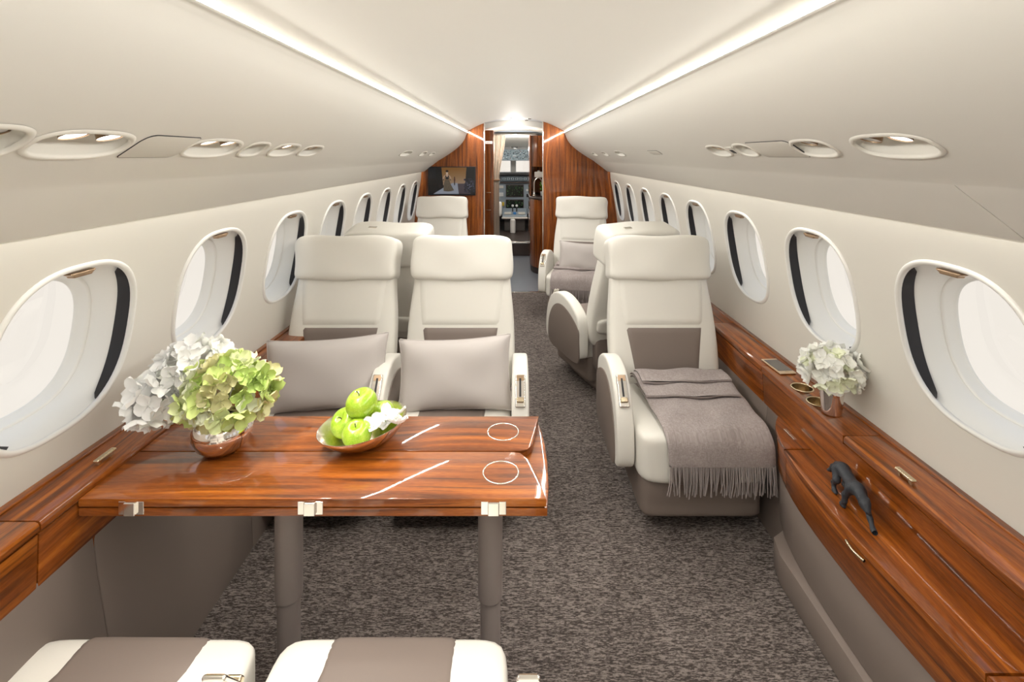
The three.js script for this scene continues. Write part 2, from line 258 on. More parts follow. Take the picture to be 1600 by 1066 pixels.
for (const sd of [-1, 1]) {
  // a thick panel with the fixture pockets cut out of it
  const inner = sideProfile.concat([[0.905, 1.4065], [0.91, 1.402], [0.98, 1.349], [1.045, 1.2985], [lip[0], lip[1]], [lip[0] + 0.004, 1.293], [lip[0] + 0.003, 1.30]]);
  const off = []; for (let i = inner.length - 1; i >= 0; i--) off.push([inner[i][0] + 0.012, inner[i][1] + 0.018]);
  const shp = shapeOf([...inner, ...off.slice(3)].map(([x, y]) => [x * sd, y]));
  let g = new THREE.ExtrudeGeometry(shp, { depth: FRONT - AFT, bevelEnabled: false, steps: 1 }); g.translate(0, 0, -FRONT);
  let brush = new Brush(g); brush.updateMatrixWorld();
  const ev = new Evaluator(); ev.attributes = ['position', 'normal']; ev.useGroups = false; g.deleteAttribute('uv');
  const cuts = [];
  for (const [s, d, a, b] of FIX) if (s === sd) {
    const q = onPanel(FX), sh = new THREE.Shape(); for (let i = 0; i < 40; i++) { const [u, v] = dishRim(i / 40 * Math.PI * 2, a, b); i ? sh.lineTo(u, v) : sh.moveTo(u, v); }
    const cg = new THREE.ExtrudeGeometry(sh, { depth: 0.1, bevelEnabled: false, steps: 1 }); cg.translate(0, 0, -0.05); cg.deleteAttribute('uv');
    const m = new THREE.Matrix4().makeBasis(V(0, 0, -1), V(sd * q.T.x, q.T.y, 0), V(0, 0, -1).cross(V(sd * q.T.x, q.T.y, 0))).setPosition(sd * q.x, q.y, -d);
    cg.applyMatrix4(m); cuts.push(cg);
  }
  if (sd > 0) { const slit = new THREE.BoxGeometry(0.2, 0.2, 0.0025); slit.deleteAttribute('uv'); slit.translate(1.0, 1.31, -1.018); cuts.push(slit); }
  for (const cg of cuts) { const c = new Brush(cg); c.updateMatrixWorld(); brush = ev.evaluate(brush, c, SUBTRACTION); }
  structure(sd < 0 ? 'ceiling_panel_left' : 'ceiling_panel_right', toCreasedNormals(brush.geometry, 0.35), M.headliner, sd < 0 ? 'sloping cream ceiling panel over the dining table side' : 'sloping cream ceiling panel over the sideboard side', 'ceiling');
  // cove strip between the vault and the panel
  const st = structure('light_strip', boxAt(sd * 0.5535, sd * 0.572, 1.740, 1.7575, AFT + 0.02, FRONT - 0.005, 0.002), M.strip, sd < 0 ? 'glowing cove light strip along the ceiling over the dining table side' : 'glowing cove light strip along the ceiling over the sideboard side', 'light'); st.userData.kind = 'thing';
  const L = new THREE.RectAreaLight(new THREE.Color(1, 0.972, 0.925), COVE, FRONT - AFT - 0.05, 0.016); L.name = 'cove_light'; L.position.set(sd * 0.547, 1.7475, -(FRONT + AFT) / 2); scene.add(L); L.lookAt(sd * (0.547 - 0.72), 1.7475 - 0.694, -(FRONT + AFT) / 2);
  // wash strip behind the lower lip
  const ws = structure('wash_strip', boxAt(sd * 1.062, sd * 1.078, 1.372, 1.386, AFT + 0.02, FRONT - 0.01, 0.002), M.washStrip, sd < 0 ? 'hidden light strip washing the window wall by the table' : 'hidden light strip washing the window wall by the sideboard', 'light'); ws.userData.kind = 'thing';
  const W2 = new THREE.RectAreaLight(new THREE.Color(1, 0.965, 0.9), WASH, FRONT - AFT - 0.05, 0.016); W2.name = 'wash_light'; W2.position.set(sd * 1.0695, 1.37, -(FRONT + AFT) / 2); scene.add(W2); W2.lookAt(sd * 1.075, 1.0, -(FRONT + AFT) / 2);
}
for (const [k, sd] of [[1, -1], [2, 1]]) structure('trim_' + k, boxAt(sd * 1.04, sd * 1.10, 1.387, 1.40, AFT, FRONT, 0.002), M.shell, 'cream shelf closing the top of the window wall cove', 'trim');
{ // outer hull over the cabin and under the floor
  const pr = []; for (let i = 0; i <= 40; i++) { const a = Math.PI * i / 40; pr.push([Math.cos(a) * 1.26, 1.38 + Math.sin(a) * 0.62]); }
  const pu = pr.slice().reverse().map(([x, y]) => [x * 1.03, 1.38 + (y - 1.38) * 1.04]);
  structure('fuselage_crown', strip2([...pr, ...pu, pr[0]], AFT - 0.05, 8.2, 4), M.hull, 'outer fuselage skin over the cabin', 'hull');
  structure('fuselage_nose_roof', boxAt(-0.98, 0.98, 1.83, 1.87, 8.15, 10.4, 0.004), M.hull, 'outer fuselage skin over the cockpit', 'hull');
  const lo = [[-1.33, 0.32], [-1.2, -0.05], [1.2, -0.05], [1.33, 0.32], [1.29, 0.32], [1.17, -0.02], [-1.17, -0.02], [-1.29, 0.32], [-1.33, 0.32]];
  structure('fuselage_keel', strip2(lo, AFT - 0.05, 10.4, 1), M.hull, 'outer fuselage skin under the floor', 'hull');
  structure('wall_aft', boxAt(-1.3, 1.3, 0, 1.97, AFT - 0.04, AFT, 0.004), M.headliner, 'plain cream wall closing the aft end of the cabin');
  for (const sd of [-1, 1]) structure(sd < 0 ? 'wall_nose_left' : 'wall_nose_right', mergeGeometries([boxAt(sd * 1.2, sd * 1.28, 0, 1.45, FRONT, 8.2, 0.004), boxAt(sd * 1.2, sd * 1.28, 0, 0.94, 8.2, 10.4, 0.004)]), M.hull, 'outer fuselage skin beside the galley and the cockpit');
}
{ // floors
  const uvPlane = (x0, x1, d0, d1, y0, y1) => { const g = boxAt(x0, x1, y0, y1, d0, d1, 0.002), p = g.attributes.position, uv = []; for (let i = 0; i < p.count; i++) uv.push(p.getX(i), p.getZ(i)); g.setAttribute('uv', new THREE.Float32BufferAttribute(uv, 2)); return g; };
  structure('floor', uvPlane(-1.2, 1.2, AFT, 5.34, -0.03, 0), M.carpet, 'grey brown streaked loop carpet along the cabin', 'floor');
  structure('floor_entry', uvPlane(-1.2, 1.2, 5.365, 7.3, -0.03, 0.002), M.vinyl, 'smooth blue grey vinyl floor in the galley entry', 'floor');
  structure('trim_3', boxAt(-1.1, 1.1, -0.02, 0.006, 5.338, 5.367, 0.002), M.steel, 'thin metal threshold strip at the edge of the carpet', 'trim');
  structure('floor_cockpit', uvPlane(-1.2, 1.2, 7.3, 10.35, 0.0, 0.19), M.darkTrim, 'dark raised floor of the cockpit', 'floor');
  structure('trim_4', boxAt(-0.42, 0.42, 0.186, 0.21, 7.28, 7.36, 0.004), M.steel, 'bright metal sill on the cockpit step', 'trim');
}
for (const [sd, name, yb, xb, lab] of [[-1, 'wall_lower_left', 0.5, 1.052, 'taupe leather lower wall panels beside the dining table'], [1, 'wall_lower_right', 0.45, 1.045, 'taupe leather lower wall panels below the wooden ledge']]) {
  const g = structure(name, null, null, lab);
  const cutsAt = sd < 0 ? [AFT, 0.35, 1.235, 1.86, 2.75, 3.9, FRONT] : [AFT, 2.05, 2.75, 3.9, FRONT];
  for (let i = 0; i < cutsAt.length - 1; i++) {
    const a = cutsAt[i] + 0.0012, b = cutsAt[i + 1] - 0.0012;
    const sh = shapeOf([[sd * 0.985, 0], [sd * 0.99, 0.12], [sd * (xb - 0.01), yb - 0.06], [sd * xb, yb + 0.03], [sd * 1.16, yb + 0.03], [sd * 1.16, 0]]);
    const q = ext(sh, b - a, 0.003); q.translate(0, 0, -(a + b) / 2); mesh('leather_panel', q, M.taupe, g);
  }
}

// ------------------------------------------------------------------ wooden ledges under the windows
function ledgeBoard(parent, sd, y, xf, a, b, sh) {
  const q = ext(shapeOf([[sd * 1.168, y - 0.028], [sd * 1.168, y], [sd * (xf + 0.010), y], [sd * (xf + 0.003), y - 0.003], [sd * xf, y - 0.010], [sd * xf, y - 0.020], [sd * (xf + 0.004), y - 0.026], [sd * (xf + 0.01), y - 0.028]]), b - a, 0.0015); q.translate(0, 0, -(a + b) / 2);
  return mesh('ledge_board', grain(q, 'z', sh), M.wood, parent);
}
function fascia(parent, sd, y0, y1, x0, x1, a, b, sh) {
  const q = ext(shapeOf([[sd * x0, y0], [sd * x1, y1], [sd * (x1 + 0.02), y1], [sd * (x0 + 0.03), y0]]), b - a, 0.0015); q.translate(0, 0, -(a + b) / 2);
  return mesh('fascia_board', grain(q, 'z', sh), M.wood, parent);
}
const LY = 0.668, LXF = 1.044, RY = 0.59, RXF = 1.03;
{
  const L = thing('side_ledge', 'glossy walnut window ledge running beside the dining table', 'ledge');
  [[AFT, 1.088], [1.091, 1.95]].forEach(([a, b], i) => { ledgeBoard(L, -1, LY, LXF, a, b, i * 0.31); fascia(L, -1, 0.487, LY - 0.028, LXF + 0.008, LXF + 0.004, a, b, 0.2 + i * 0.4); });
  [[1.953, 2.9], [2.903, 3.9], [3.903, FRONT]].forEach(([a, b], i) => { ledgeBoard(L, -1, RY, RXF, a, b, i * 0.27 + 0.5); fascia(L, -1, 0.45, RY - 0.028, RXF + 0.006, RXF + 0.004, a, b, 0.3 + i * 0.4); });
  // groove bead along the wall
  for (const [a, b, y] of [[AFT, 1.95, LY], [1.953, FRONT, RY]]) mesh('rear_bead', grain(boxAt(-1.17, -1.148, y - 0.01, y + 0.007, a, b, 0.004), 'z', 0.8), M.wood, L);
  const h = mesh('ledge_handle', (() => { const g = box(0.016, 0.008, 0.062, 0.004, 3); g.translate(-1.085, LY + 0.012, -1.31); return g; })(), M.brass, L);
  for (const o of [-0.02, 0.02]) mesh('handle_foot', boxAt(-1.09, -1.08, LY - 0.002, LY + 0.01, 1.305 + o, 1.315 + o, 0.002), M.brass, h);
  const R = thing('side_ledge', 'glossy walnut window ledge above the bowed sideboard', 'ledge');
  const secs = [[AFT, 0.935], [0.938, 1.0], [1.003, 1.56], [1.563, 2.08], [2.083, 2.62], [2.623, 2.9], [2.903, 3.9], [3.903, FRONT]];
  secs.forEach(([a, b], i) => {
    if (i === 3) { // the board with two drink wells
      const sh = shapeOf([[RXF, a], [1.168, a], [1.168, b], [RXF, b]]);
      for (const [wx, wd] of WELLS()) { const hole = new THREE.Path(); hole.absarc(wx, wd, 0.036, 0, Math.PI * 2, true); sh.holes.push(hole); }
      const q = ext(sh, 0.028, 0.0015); q.rotateX(-Math.PI / 2); q.translate(0, RY - 0.014, 0); mesh('ledge_board', grain(q, 'z', 0.9), M.wood, R);
    } else ledgeBoard(R, 1, RY, RXF, a, b, i * 0.23);
  });
  [[AFT, 0.935], [0.938, 2.08], [2.083, 3.9], [3.903, FRONT]].forEach(([a, b], i) => fascia(R, 1, 0.437, RY - 0.028, RXF + 0.010, RXF + 0.004, a, b, 0.1 + i * 0.37));
  for (const [wx, wd] of WELLS()) {
    const w = mesh('drink_well', lathe([[0.0, -0.05], [0.031, -0.05], [0.034, -0.04], [0.0345, -0.001], [0.0355, 0.002], [0.038, 0.0025], [0.040, 0.0006]]), M.brass, R); w.position.set(wx, RY, -wd);
  }
  mesh('rear_bead', grain(boxAt(1.148, 1.17, RY - 0.01, RY + 0.006, AFT, FRONT, 0.004), 'z', 0.6), M.wood, R);
  const hr = mesh('ledge_handle', (() => { const g = box(0.016, 0.008, 0.062, 0.004, 3); g.translate(1.062, RY + 0.012, -1.352); return g; })(), M.brass, R);
  for (const o of [-0.02, 0.02]) mesh('handle_foot', boxAt(1.057, 1.067, RY - 0.002, RY + 0.01, 1.347 + o, 1.357 + o, 0.002), M.brass, hr);
}
function WELLS() { return [[1.088, 1.885], [1.083, 1.775]]; }

// ------------------------------------------------------------------ the bowed sideboard
const bow = [[AFT, 0.95], [0.4, 0.945], [0.9, 0.94], [1.1, 0.926], [1.3, 0.914], [1.5, 0.916], [1.64, 0.926], [1.74, 0.942], [1.83, 0.966], [1.91, 0.998], [1.975, 1.044]];
const bowX = (d) => curveTable(bow, d);
{
  const S = thing('sideboard', 'long bowed walnut sideboard with taupe leather front under the window ledge', 'sideboard');
  const band = (a, b, inset, back) => { const pts = []; const n = Math.max(6, Math.round((b - a) / 0.05)); for (let i = 0; i <= n; i++) { const d = a + (b - a) * i / n; pts.push([Math.min(back - 0.004, bowX(d) + inset), d]); } pts.push([back, b], [back, a]); return pts; };
  const SY = 0.44;
  [[AFT, 0.985], [0.988, 1.742], [1.745, 1.975]].forEach(([a, b], i) => mesh('shelf_board', grain(plan(band(a, b, 0, 1.06), SY - 0.022, SY, 0.005), 'z', 0.15 + i * 0.3), M.wood, S));
  [[AFT, 0.985], [0.988, 1.742], [1.745, 1.97]].forEach(([a, b], i) => mesh('drawer_front', grain(plan(band(a, b, 0.007, 1.05), 0.30, SY - 0.026, 0.003), 'z', 0.45 + i * 0.3), M.wood, S));
  const flat = (a, b, x0) => { const pts = []; for (let i = 0; i <= 30; i++) { const d = a + (b - a) * i / 30; pts.push([Math.max(x0, bowX(d) + 0.012), d]); } pts.push([1.05, b], [1.05, a]); return pts; };
  mesh('leather_front', plan(flat(AFT, 1.955, 0.925), 0.105, 0.297, 0.003), M.taupe, S);
  mesh('plinth', plan([[0.905, AFT], [0.905, 1.70], [0.925, 1.78], [1.05, 1.86], [1.05, AFT]], 0.0, 0.103, 0.003), M.taupe, S);
  // grip on the drawer front and latch on the shelf
  const pts = []; for (let i = 0; i <= 10; i++) { const d = 1.30 + 0.07 * i / 10; pts.push(V(bowX(d) - 0.001 - 0.005 * Math.sin(Math.PI * i / 10), SY - 0.032, -d)); }
  const gr = tube(pts, 0.004, 24, 8); mesh('drawer_grip', gr, M.brass, S);
  const lt = mesh('shelf_latch', boxAt(1.008, 1.020, SY - 0.002, SY + 0.003, 1.80, 1.87, 0.0015), M.steel, S);
}

// ------------------------------------------------------------------ forward bulkhead, doorway and screen
{
  const Lb = structure('wall_front', null, null, 'glossy walnut forward bulkhead on both sides of the doorway');
  mesh('veneer_panel', grain(boxAt(-1.25, -0.36, 0, 1.95, FRONT, FRONT + 0.04, 0.004), 'y', 0.2), M.wood, Lb);
  mesh('veneer_panel', grain(boxAt(0.309, 1.25, 0, 1.95, FRONT, FRONT + 0.04, 0.004), 'y', 0.62), M.wood, Lb);
  for (const x of [-0.362, 0.311]) mesh('door_edging', boxAt(x - 0.006, x + 0.006, 0, 1.93, FRONT - 0.004, FRONT + 0.045, 0.002), M.steel, Lb);
  // screen showing a runway show
  const c = document.createElement('canvas'); c.width = 512; c.height = 304; const g = c.getContext('2d');
  g.fillStyle = '#0a0b10'; g.fillRect(0, 0, 512, 304);
  let lg = g.createLinearGradient(0, 0, 0, 200); lg.addColorStop(0, '#8a5a22'); lg.addColorStop(1, '#a98f78'); g.fillStyle = lg; g.beginPath(); g.moveTo(140, 0); g.lineTo(420, 0); g.lineTo(405, 190); g.lineTo(160, 200); g.fill();
  g.fillStyle = '#9aa0ac'; g.beginPath(); g.moveTo(50, 296); g.lineTo(165, 225); g.lineTo(265, 175); g.lineTo(320, 175); g.lineTo(335, 296); g.fill();
  g.fillStyle = '#4b4048'; g.beginPath(); g.moveTo(322, 180); g.lineTo(400, 180); g.lineTo(470, 296); g.lineTo(337, 296); g.fill();
  g.fillStyle = '#15161c'; g.fillRect(0, 0, 78, 304 * 0.42);
  const rr = rng(5); for (let i = 0; i < 260; i++) { const left = i % 2, x = left ? rr() * 150 : 400 + rr() * 105, y = 130 + rr() * 150; if (left && y > 285 - (x - 20) * 0.45) continue; const v = 10 + rr() * 40; g.fillStyle = left ? `rgb(${v * 0.8 | 0},${v * 0.6 | 0},${v * 0.6 | 0})` : `rgb(${v | 0},${v | 0},${v * 1.5 | 0})`; g.beginPath(); g.arc(x, y, 4 + rr() * 7, 0, 7); g.fill(); }
  for (let i = 0; i < 26; i++) { g.fillStyle = `rgba(150,160,190,${0.2 + rr() * 0.5})`; g.fillRect(415 + rr() * 80, 140 + rr() * 110, 3 + rr() * 8, 4 + rr() * 10); }
  const ell = (x, y, a, b, col) => { g.fillStyle = col; g.beginPath(); g.ellipse(x, y, a, b, 0, 0, 7); g.fill(); };
  g.fillStyle = '#5e5244'; g.beginPath(); g.moveTo(180, 140); g.lineTo(226, 140); g.quadraticCurveTo(240, 190, 282, 255); g.quadraticCurveTo(225, 278, 165, 262); g.quadraticCurveTo(160, 200, 180, 140); g.fill();
  for (let i = 0; i < 18; i++) { g.strokeStyle = i % 2 ? '#3a322b' : '#8a7a62'; g.lineWidth = 3; g.beginPath(); g.moveTo(184 + i * 2.2, 150); g.lineTo(168 + i * 6.2, 258); g.stroke(); }
  g.strokeStyle = '#c9a890'; g.lineWidth = 9; g.beginPath(); g.moveTo(182, 88); g.quadraticCurveTo(150, 120, 165, 140); g.moveTo(224, 88); g.quadraticCurveTo(256, 120, 238, 140); g.stroke();
  ell(203, 105, 24, 32, '#c9a890'); g.fillStyle = '#16161c'; g.beginPath(); g.moveTo(182, 80); g.lineTo(203, 112); g.lineTo(226, 80); g.lineTo(222, 135); g.lineTo(186, 135); g.fill();
  ell(203, 62, 12, 18, '#d9bfa8'); ell(203, 42, 16, 13, '#1b0e0c'); ell(165, 138, 7, 6, '#1a1a1e'); ell(239, 138, 7, 6, '#1a1a1e');
  ell(287, 140, 9, 26, '#5a3428'); ell(287, 112, 6, 8, '#4a2a20'); ell(287, 180, 6, 22, '#2a1a18');
  const tx = new THREE.CanvasTexture(c); tx.colorSpace = THREE.SRGBColorSpace; tx.magFilter = THREE.LinearFilter;
  const S = thing('television', 'flat screen showing a runway show on the walnut bulkhead', 'television', [-0.733, 1.185, FRONT - 0.014]);
  mesh('case', box(0.545, 0.33, 0.024, 0.004), M.black, S);
  const sc = mesh('screen', new THREE.PlaneGeometry(0.525, 0.312), new THREE.MeshStandardMaterial({ color: 0x101010, roughness: 0.25, emissive: 0xffffff, emissiveMap: tx, emissiveIntensity: 0.55 }), S); sc.position.z = 0.0125;
}

// ------------------------------------------------------------------ seats
function seat(label, category, pos, turn, { tilt = 15, out = 0, arms = [-1, 1], group } = {}) {
  const S = thing('cabin_seat', label, category, pos, turn, group), r = rng(100 + (seed0++));
  const tl = tilt * Math.PI / 180, HY = 0.36, HZ = -0.165;
  const back = new THREE.Matrix4().makeTranslation(0, HY, HZ).multiply(new THREE.Matrix4().makeRotationX(-tl));
  // undercarriage
  mesh('pedestal', softBox(0.19, 0.075, 0.2, 9, 8).translate(0, 0.075, -0.02), M.taupe, S);
  mesh('seat_frame', (() => { const g = softBox(0.238, 0.085, 0.245, 14, 12, (v) => { if (v.y < 0) v.z *= 0.985; }); return g.translate(0, 0.145, 0.035 + out * 0.5); })(), M.taupe, S);
  // cushion with a taupe centre strip
  const n = out ? 13 : 9, hw = 0.252, hh = 0.1, hd = 0.255 + out * 0.5, cy = 0.302, cz = 0.052 + out * 0.5;
  const ph = r() * 6;
  mesh('seat_cushion', softBox(hw, hh, hd, n, 18, (v) => { v.y += 0.004 * Math.sin(v.x * 14 + ph) * Math.sin(v.z * 11) - (v.z < 0 ? 0.02 * (v.z / hd) ** 2 : 0); }).translate(0, cy, cz), M.cream, S);
  { const rows = []; for (let i = 0; i <= 14; i++) { const s = i / 14 * 2 - 1, k = (1.004 + 0.012 * (1 - Math.abs(s) ** 8)) * Math.pow(1 - Math.abs(s * 0.145 / hw) ** n, 1 / n) - (Math.abs(s) > 0.999 ? 0.02 : 0), row = []; for (let j = 0; j < 56; j++) { const t = j / 56 * Math.PI * 2, [a, b] = oval(t, hd * k, hh * k, n), wide = 0.145 + 0.028 * smooth(0.1, -0.25, a), x = s * wide; row.push(V(x, cy + b + 0.004 * Math.sin(x * 14 + ph) * Math.sin(a * 11) - (a < 0 ? 0.02 * (a / hd) ** 2 : 0), cz + a)); } rows.push(row); }
    mesh('cushion_strip', gridGeo(rows, { closed: true, caps: true }), M.taupe, S); }
  // backrest shell
  const wTab = [[0, 0.25], [0.08, 0.262], [0.2, 0.266], [0.34, 0.26], [0.46, 0.248], [0.56, 0.24], [0.7, 0.235]], bw = (u) => curveTable(wTab, u), bn = 5, bt = 0.062;
  const zc = -0.055, front = (x, u) => zc + bt * Math.pow(Math.max(0, 1 - Math.abs(x / bw(u)) ** bn), 1 / bn);
  { const rows = []; for (let i = 0; i <= 24; i++) { const u = -0.04 + 0.72 * i / 24, row = [], e = i === 0 || i === 24 ? 0.85 : i === 1 || i === 23 ? 0.97 : 1; for (let j = 0; j < 48; j++) { const [x, z] = oval(j / 48 * Math.PI * 2, bw(u) * e, bt * e, bn); row.push(V(x, u, zc - z)); } rows.push(row); }
    const g = gridGeo(rows, { closed: true, caps: true }); g.applyMatrix4(back); mesh('backrest', g, M.cream, S); }
  const patch = (u0, u1, pw, lift) => { const rows = []; for (let i = 0; i <= 16; i++) { const u = u0 + (u1 - u0) * i / 16, row = []; for (let j = 0; j <= 24; j++) { const s = j / 24 * 2 - 1, x = s * pw(u), ed = Math.min(1, (1 - Math.abs(s)) * 12) * Math.min(1, Math.min(i, 16 - i) * 0.9); row.push(V(x, u, front(x, u) - 0.003 + (lift + 0.003) * Math.sqrt(ed))); } rows.push(row); } const g = gridGeo(rows); g.applyMatrix4(back); return g; };
  const pw = (u) => curveTable([[0, 0.148], [0.1, 0.16], [0.2, 0.176], [0.29, 0.192], [0.4, 0.207], [0.55, 0.218]], u);
  mesh('back_panel', patch(0.285, 0.56, pw, 0.007), M.cream, S);
  mesh('lumbar_panel', patch(0.0, 0.283, pw, 0.005), M.taupe, S);
  // rear covers
  { const g = softBox(0.235, 0.05, 0.03, 6, 8); g.translate(0, 0.12, -0.105); g.applyMatrix4(back); mesh('rear_band', g, M.cream, S); }
  { const g = softBox(0.225, 0.13, 0.035, 6, 8); g.translate(0, 0.27, HZ - 0.085); mesh('rear_cover', g, M.taupe, S); }
  // headrest: a padded cover folded over the top of the back
  { const g = softBox(0.256, 0.112, 0.092, 8, 22, (v) => { v.x *= 1 + 0.012 * Math.sin(v.y * 30 + ph); v.z += 0.004 * Math.sin(v.x * 17 + ph) * Math.sin(v.y * 26) + (v.z > 0 ? 0.012 * (v.y / 0.112) * 0.6 : 0); v.y += 0.003 * Math.sin(v.x * 21 + ph * 2); }); g.translate(0, 0.612, -0.043); g.applyMatrix4(back); mesh('headrest', g, M.cream, S); }
  { const g = box(0.05, 0.006, 0.022, 0.002); g.translate(0.09, 0.7265, -0.06); g.applyMatrix4(back); mesh('headrest_clip', g, M.steel, S); }
  // armrests
  for (const s of arms) {
    const shp = splineShape([[-0.23, 0.24], [-0.238, 0.36], [-0.225, 0.475], [-0.15, 0.535], [-0.03, 0.572], [0.08, 0.568], [0.16, 0.53], [0.215, 0.46], [0.243, 0.37], [0.24, 0.25], [0.2, 0.222], [0, 0.225], [-0.2, 0.225]], 90);
    const A = mesh('armrest', side(shp, 0.07, 0.012, 4).translate(s * 0.29, 0, 0), M.cream, S);
    const inn = splineShape([[-0.236, 0.22], [-0.24, 0.34], [-0.232, 0.415], [-0.15, 0.47], [-0.03, 0.505], [0.06, 0.497], [0.125, 0.46], [0.175, 0.395], [0.198, 0.32], [0.195, 0.235], [0.15, 0.205], [0, 0.2], [-0.18, 0.2]], 80);
    mesh('side_panel', side(inn, 0.01, 0.003, 2).translate(s * 0.3245, 0, 0), M.taupe, A);
    // control plate set in the sloping front of the arm
    const pm = new THREE.Matrix4().makeTranslation(s * 0.29, 0.515, 0.183).multiply(new THREE.Matrix4().makeRotationX(0.92));
    mesh('control_plate', box(0.042, 0.01, 0.125, 0.006, 3).applyMatrix4(pm), M.steel, A);
    mesh('slot', box(0.008, 0.004, 0.07, 0.001).translate(0, 0.0045, -0.012).applyMatrix4(pm), M.black, A);
    mesh('recess', box(0.032, 0.002, 0.022, 0.001).translate(0, 0.0048, -0.048).applyMatrix4(pm), M.bronze, A);
    mesh('lever', box(0.03, 0.016, 0.02, 0.005, 3).translate(0, 0.007, 0.036).applyMatrix4(pm), M.brass, A);
  }
  return S;
}
const CH = 'seat';
seat('cream seat facing the table, with pillow, next to the window wall', CH, [-0.86, 0, 2.2], 0, { arms: [1] });
seat('cream aisle seat facing the table, with pillow and metal armrest control', CH, [-0.272, 0, 2.2], 0, { arms: [1] });
seat('single cream seat with grey throw, beside the ledge with the white flowers', CH, [0.725, 0, 2.2], 0, { arms: [-1] });
seat('cream seat seen from behind, turned towards the aisle, behind the throw seat', CH, [0.60, 0, 3.34], Math.PI + 0.36, { arms: [1] });
seat('cream seat seen from behind, back to back with the table seats', CH, [-0.70, 0, 3.34], Math.PI - 0.15, { arms: [-1] });
seat('cream seat against the walnut bulkhead under the television', CH, [-0.735, 0, 4.68], 0.03, { arms: [1] });
seat('cream seat against the bare bulkhead, with pillow and throw', CH, [0.575, 0, 4.66], -0.25, { arms: [-1] });
seat('reclined seat on the near side of the table, beside the window wall', CH, [-0.815, 0, 0.715], Math.PI, { tilt: 42, out: 0.09, arms: [-1] });
seat('reclined seat on the near side of the table, beside the aisle', CH, [-0.268, 0, 0.715], Math.PI, { tilt: 42, out: 0.09, arms: [-1] });

// ------------------------------------------------------------------ pillows and throws
function pillowGeo(hw, hh, hd, ph) {
  const halves = []; const N = 28;
  for (const s of [1, -1]) { const rows = []; for (let i = 0; i <= N; i++) { const row = []; for (let j = 0; j <= N; j++) { const u = j / N * 2 - 1, v = i / N * 2 - 1, e = Math.pow(Math.max(0, (1 - u ** 4) * (1 - v ** 4)), 0.55), x = hw * u * (1 - 0.06 * (1 - v * v)), y = hh * v * (1 - 0.10 * (1 - u * u)); row.push(V(x, y, s * hd * e * (1 + 0.06 * Math.sin(u * 5 + ph) * Math.sin(v * 4 + ph)))); } rows.push(s > 0 ? row : row.reverse()); } halves.push(gridGeo(rows)); }
  return mergeVertices(mergeGeometries(halves), 1e-5);
}
function pillow(label, [x, y, d], [rx, ry, rz], hw, hh, hd, ph) {
  const P = thing('pillow', label, 'pillow', [x, y, d]); P.rotation.set(rx, ry, rz, 'YXZ');
  const g = pillowGeo(hw, hh, hd, ph); g.computeVertexNormals(); mesh('cover', g, M.pillow, P);
  const pts = []; for (let i = 0; i < 80; i++) { const t = i / 80 * 4, k = Math.floor(t), f = (t - k) * 2 - 1, [u, v] = [[f, -1], [1, f], [-f, 1], [-1, -f]][k]; pts.push(V(hw * u * (1 - 0.06 * (1 - v * v)), hh * v * (1 - 0.10 * (1 - u * u)), 0)); }
  mesh('piping', tube(pts, 0.0028, 160, 6, true), M.pillow, P);
}
pillow('pale taupe pillow on the table seat by the window, behind the hydrangeas', [-0.815, 0.535, 2.13], [-0.34, 0.05, 0.05], 0.262, 0.15, 0.065, 1);
pillow('pale taupe pillow on the aisle seat facing the table', [-0.262, 0.535, 2.13], [-0.34, -0.04, 0.06], 0.245, 0.15, 0.065, 2.2);
pillow('taupe pillow tucked above the throw on the bulkhead seat', [0.615, 0.53, 4.60], [-0.3, -0.25, -0.03], 0.22, 0.14, 0.06, 3);
pillow('pillow on the bulkhead seat under the television', [-0.62, 0.56, 4.60], [-0.3, -0.3, 0.12], 0.2, 0.15, 0.055, 4);

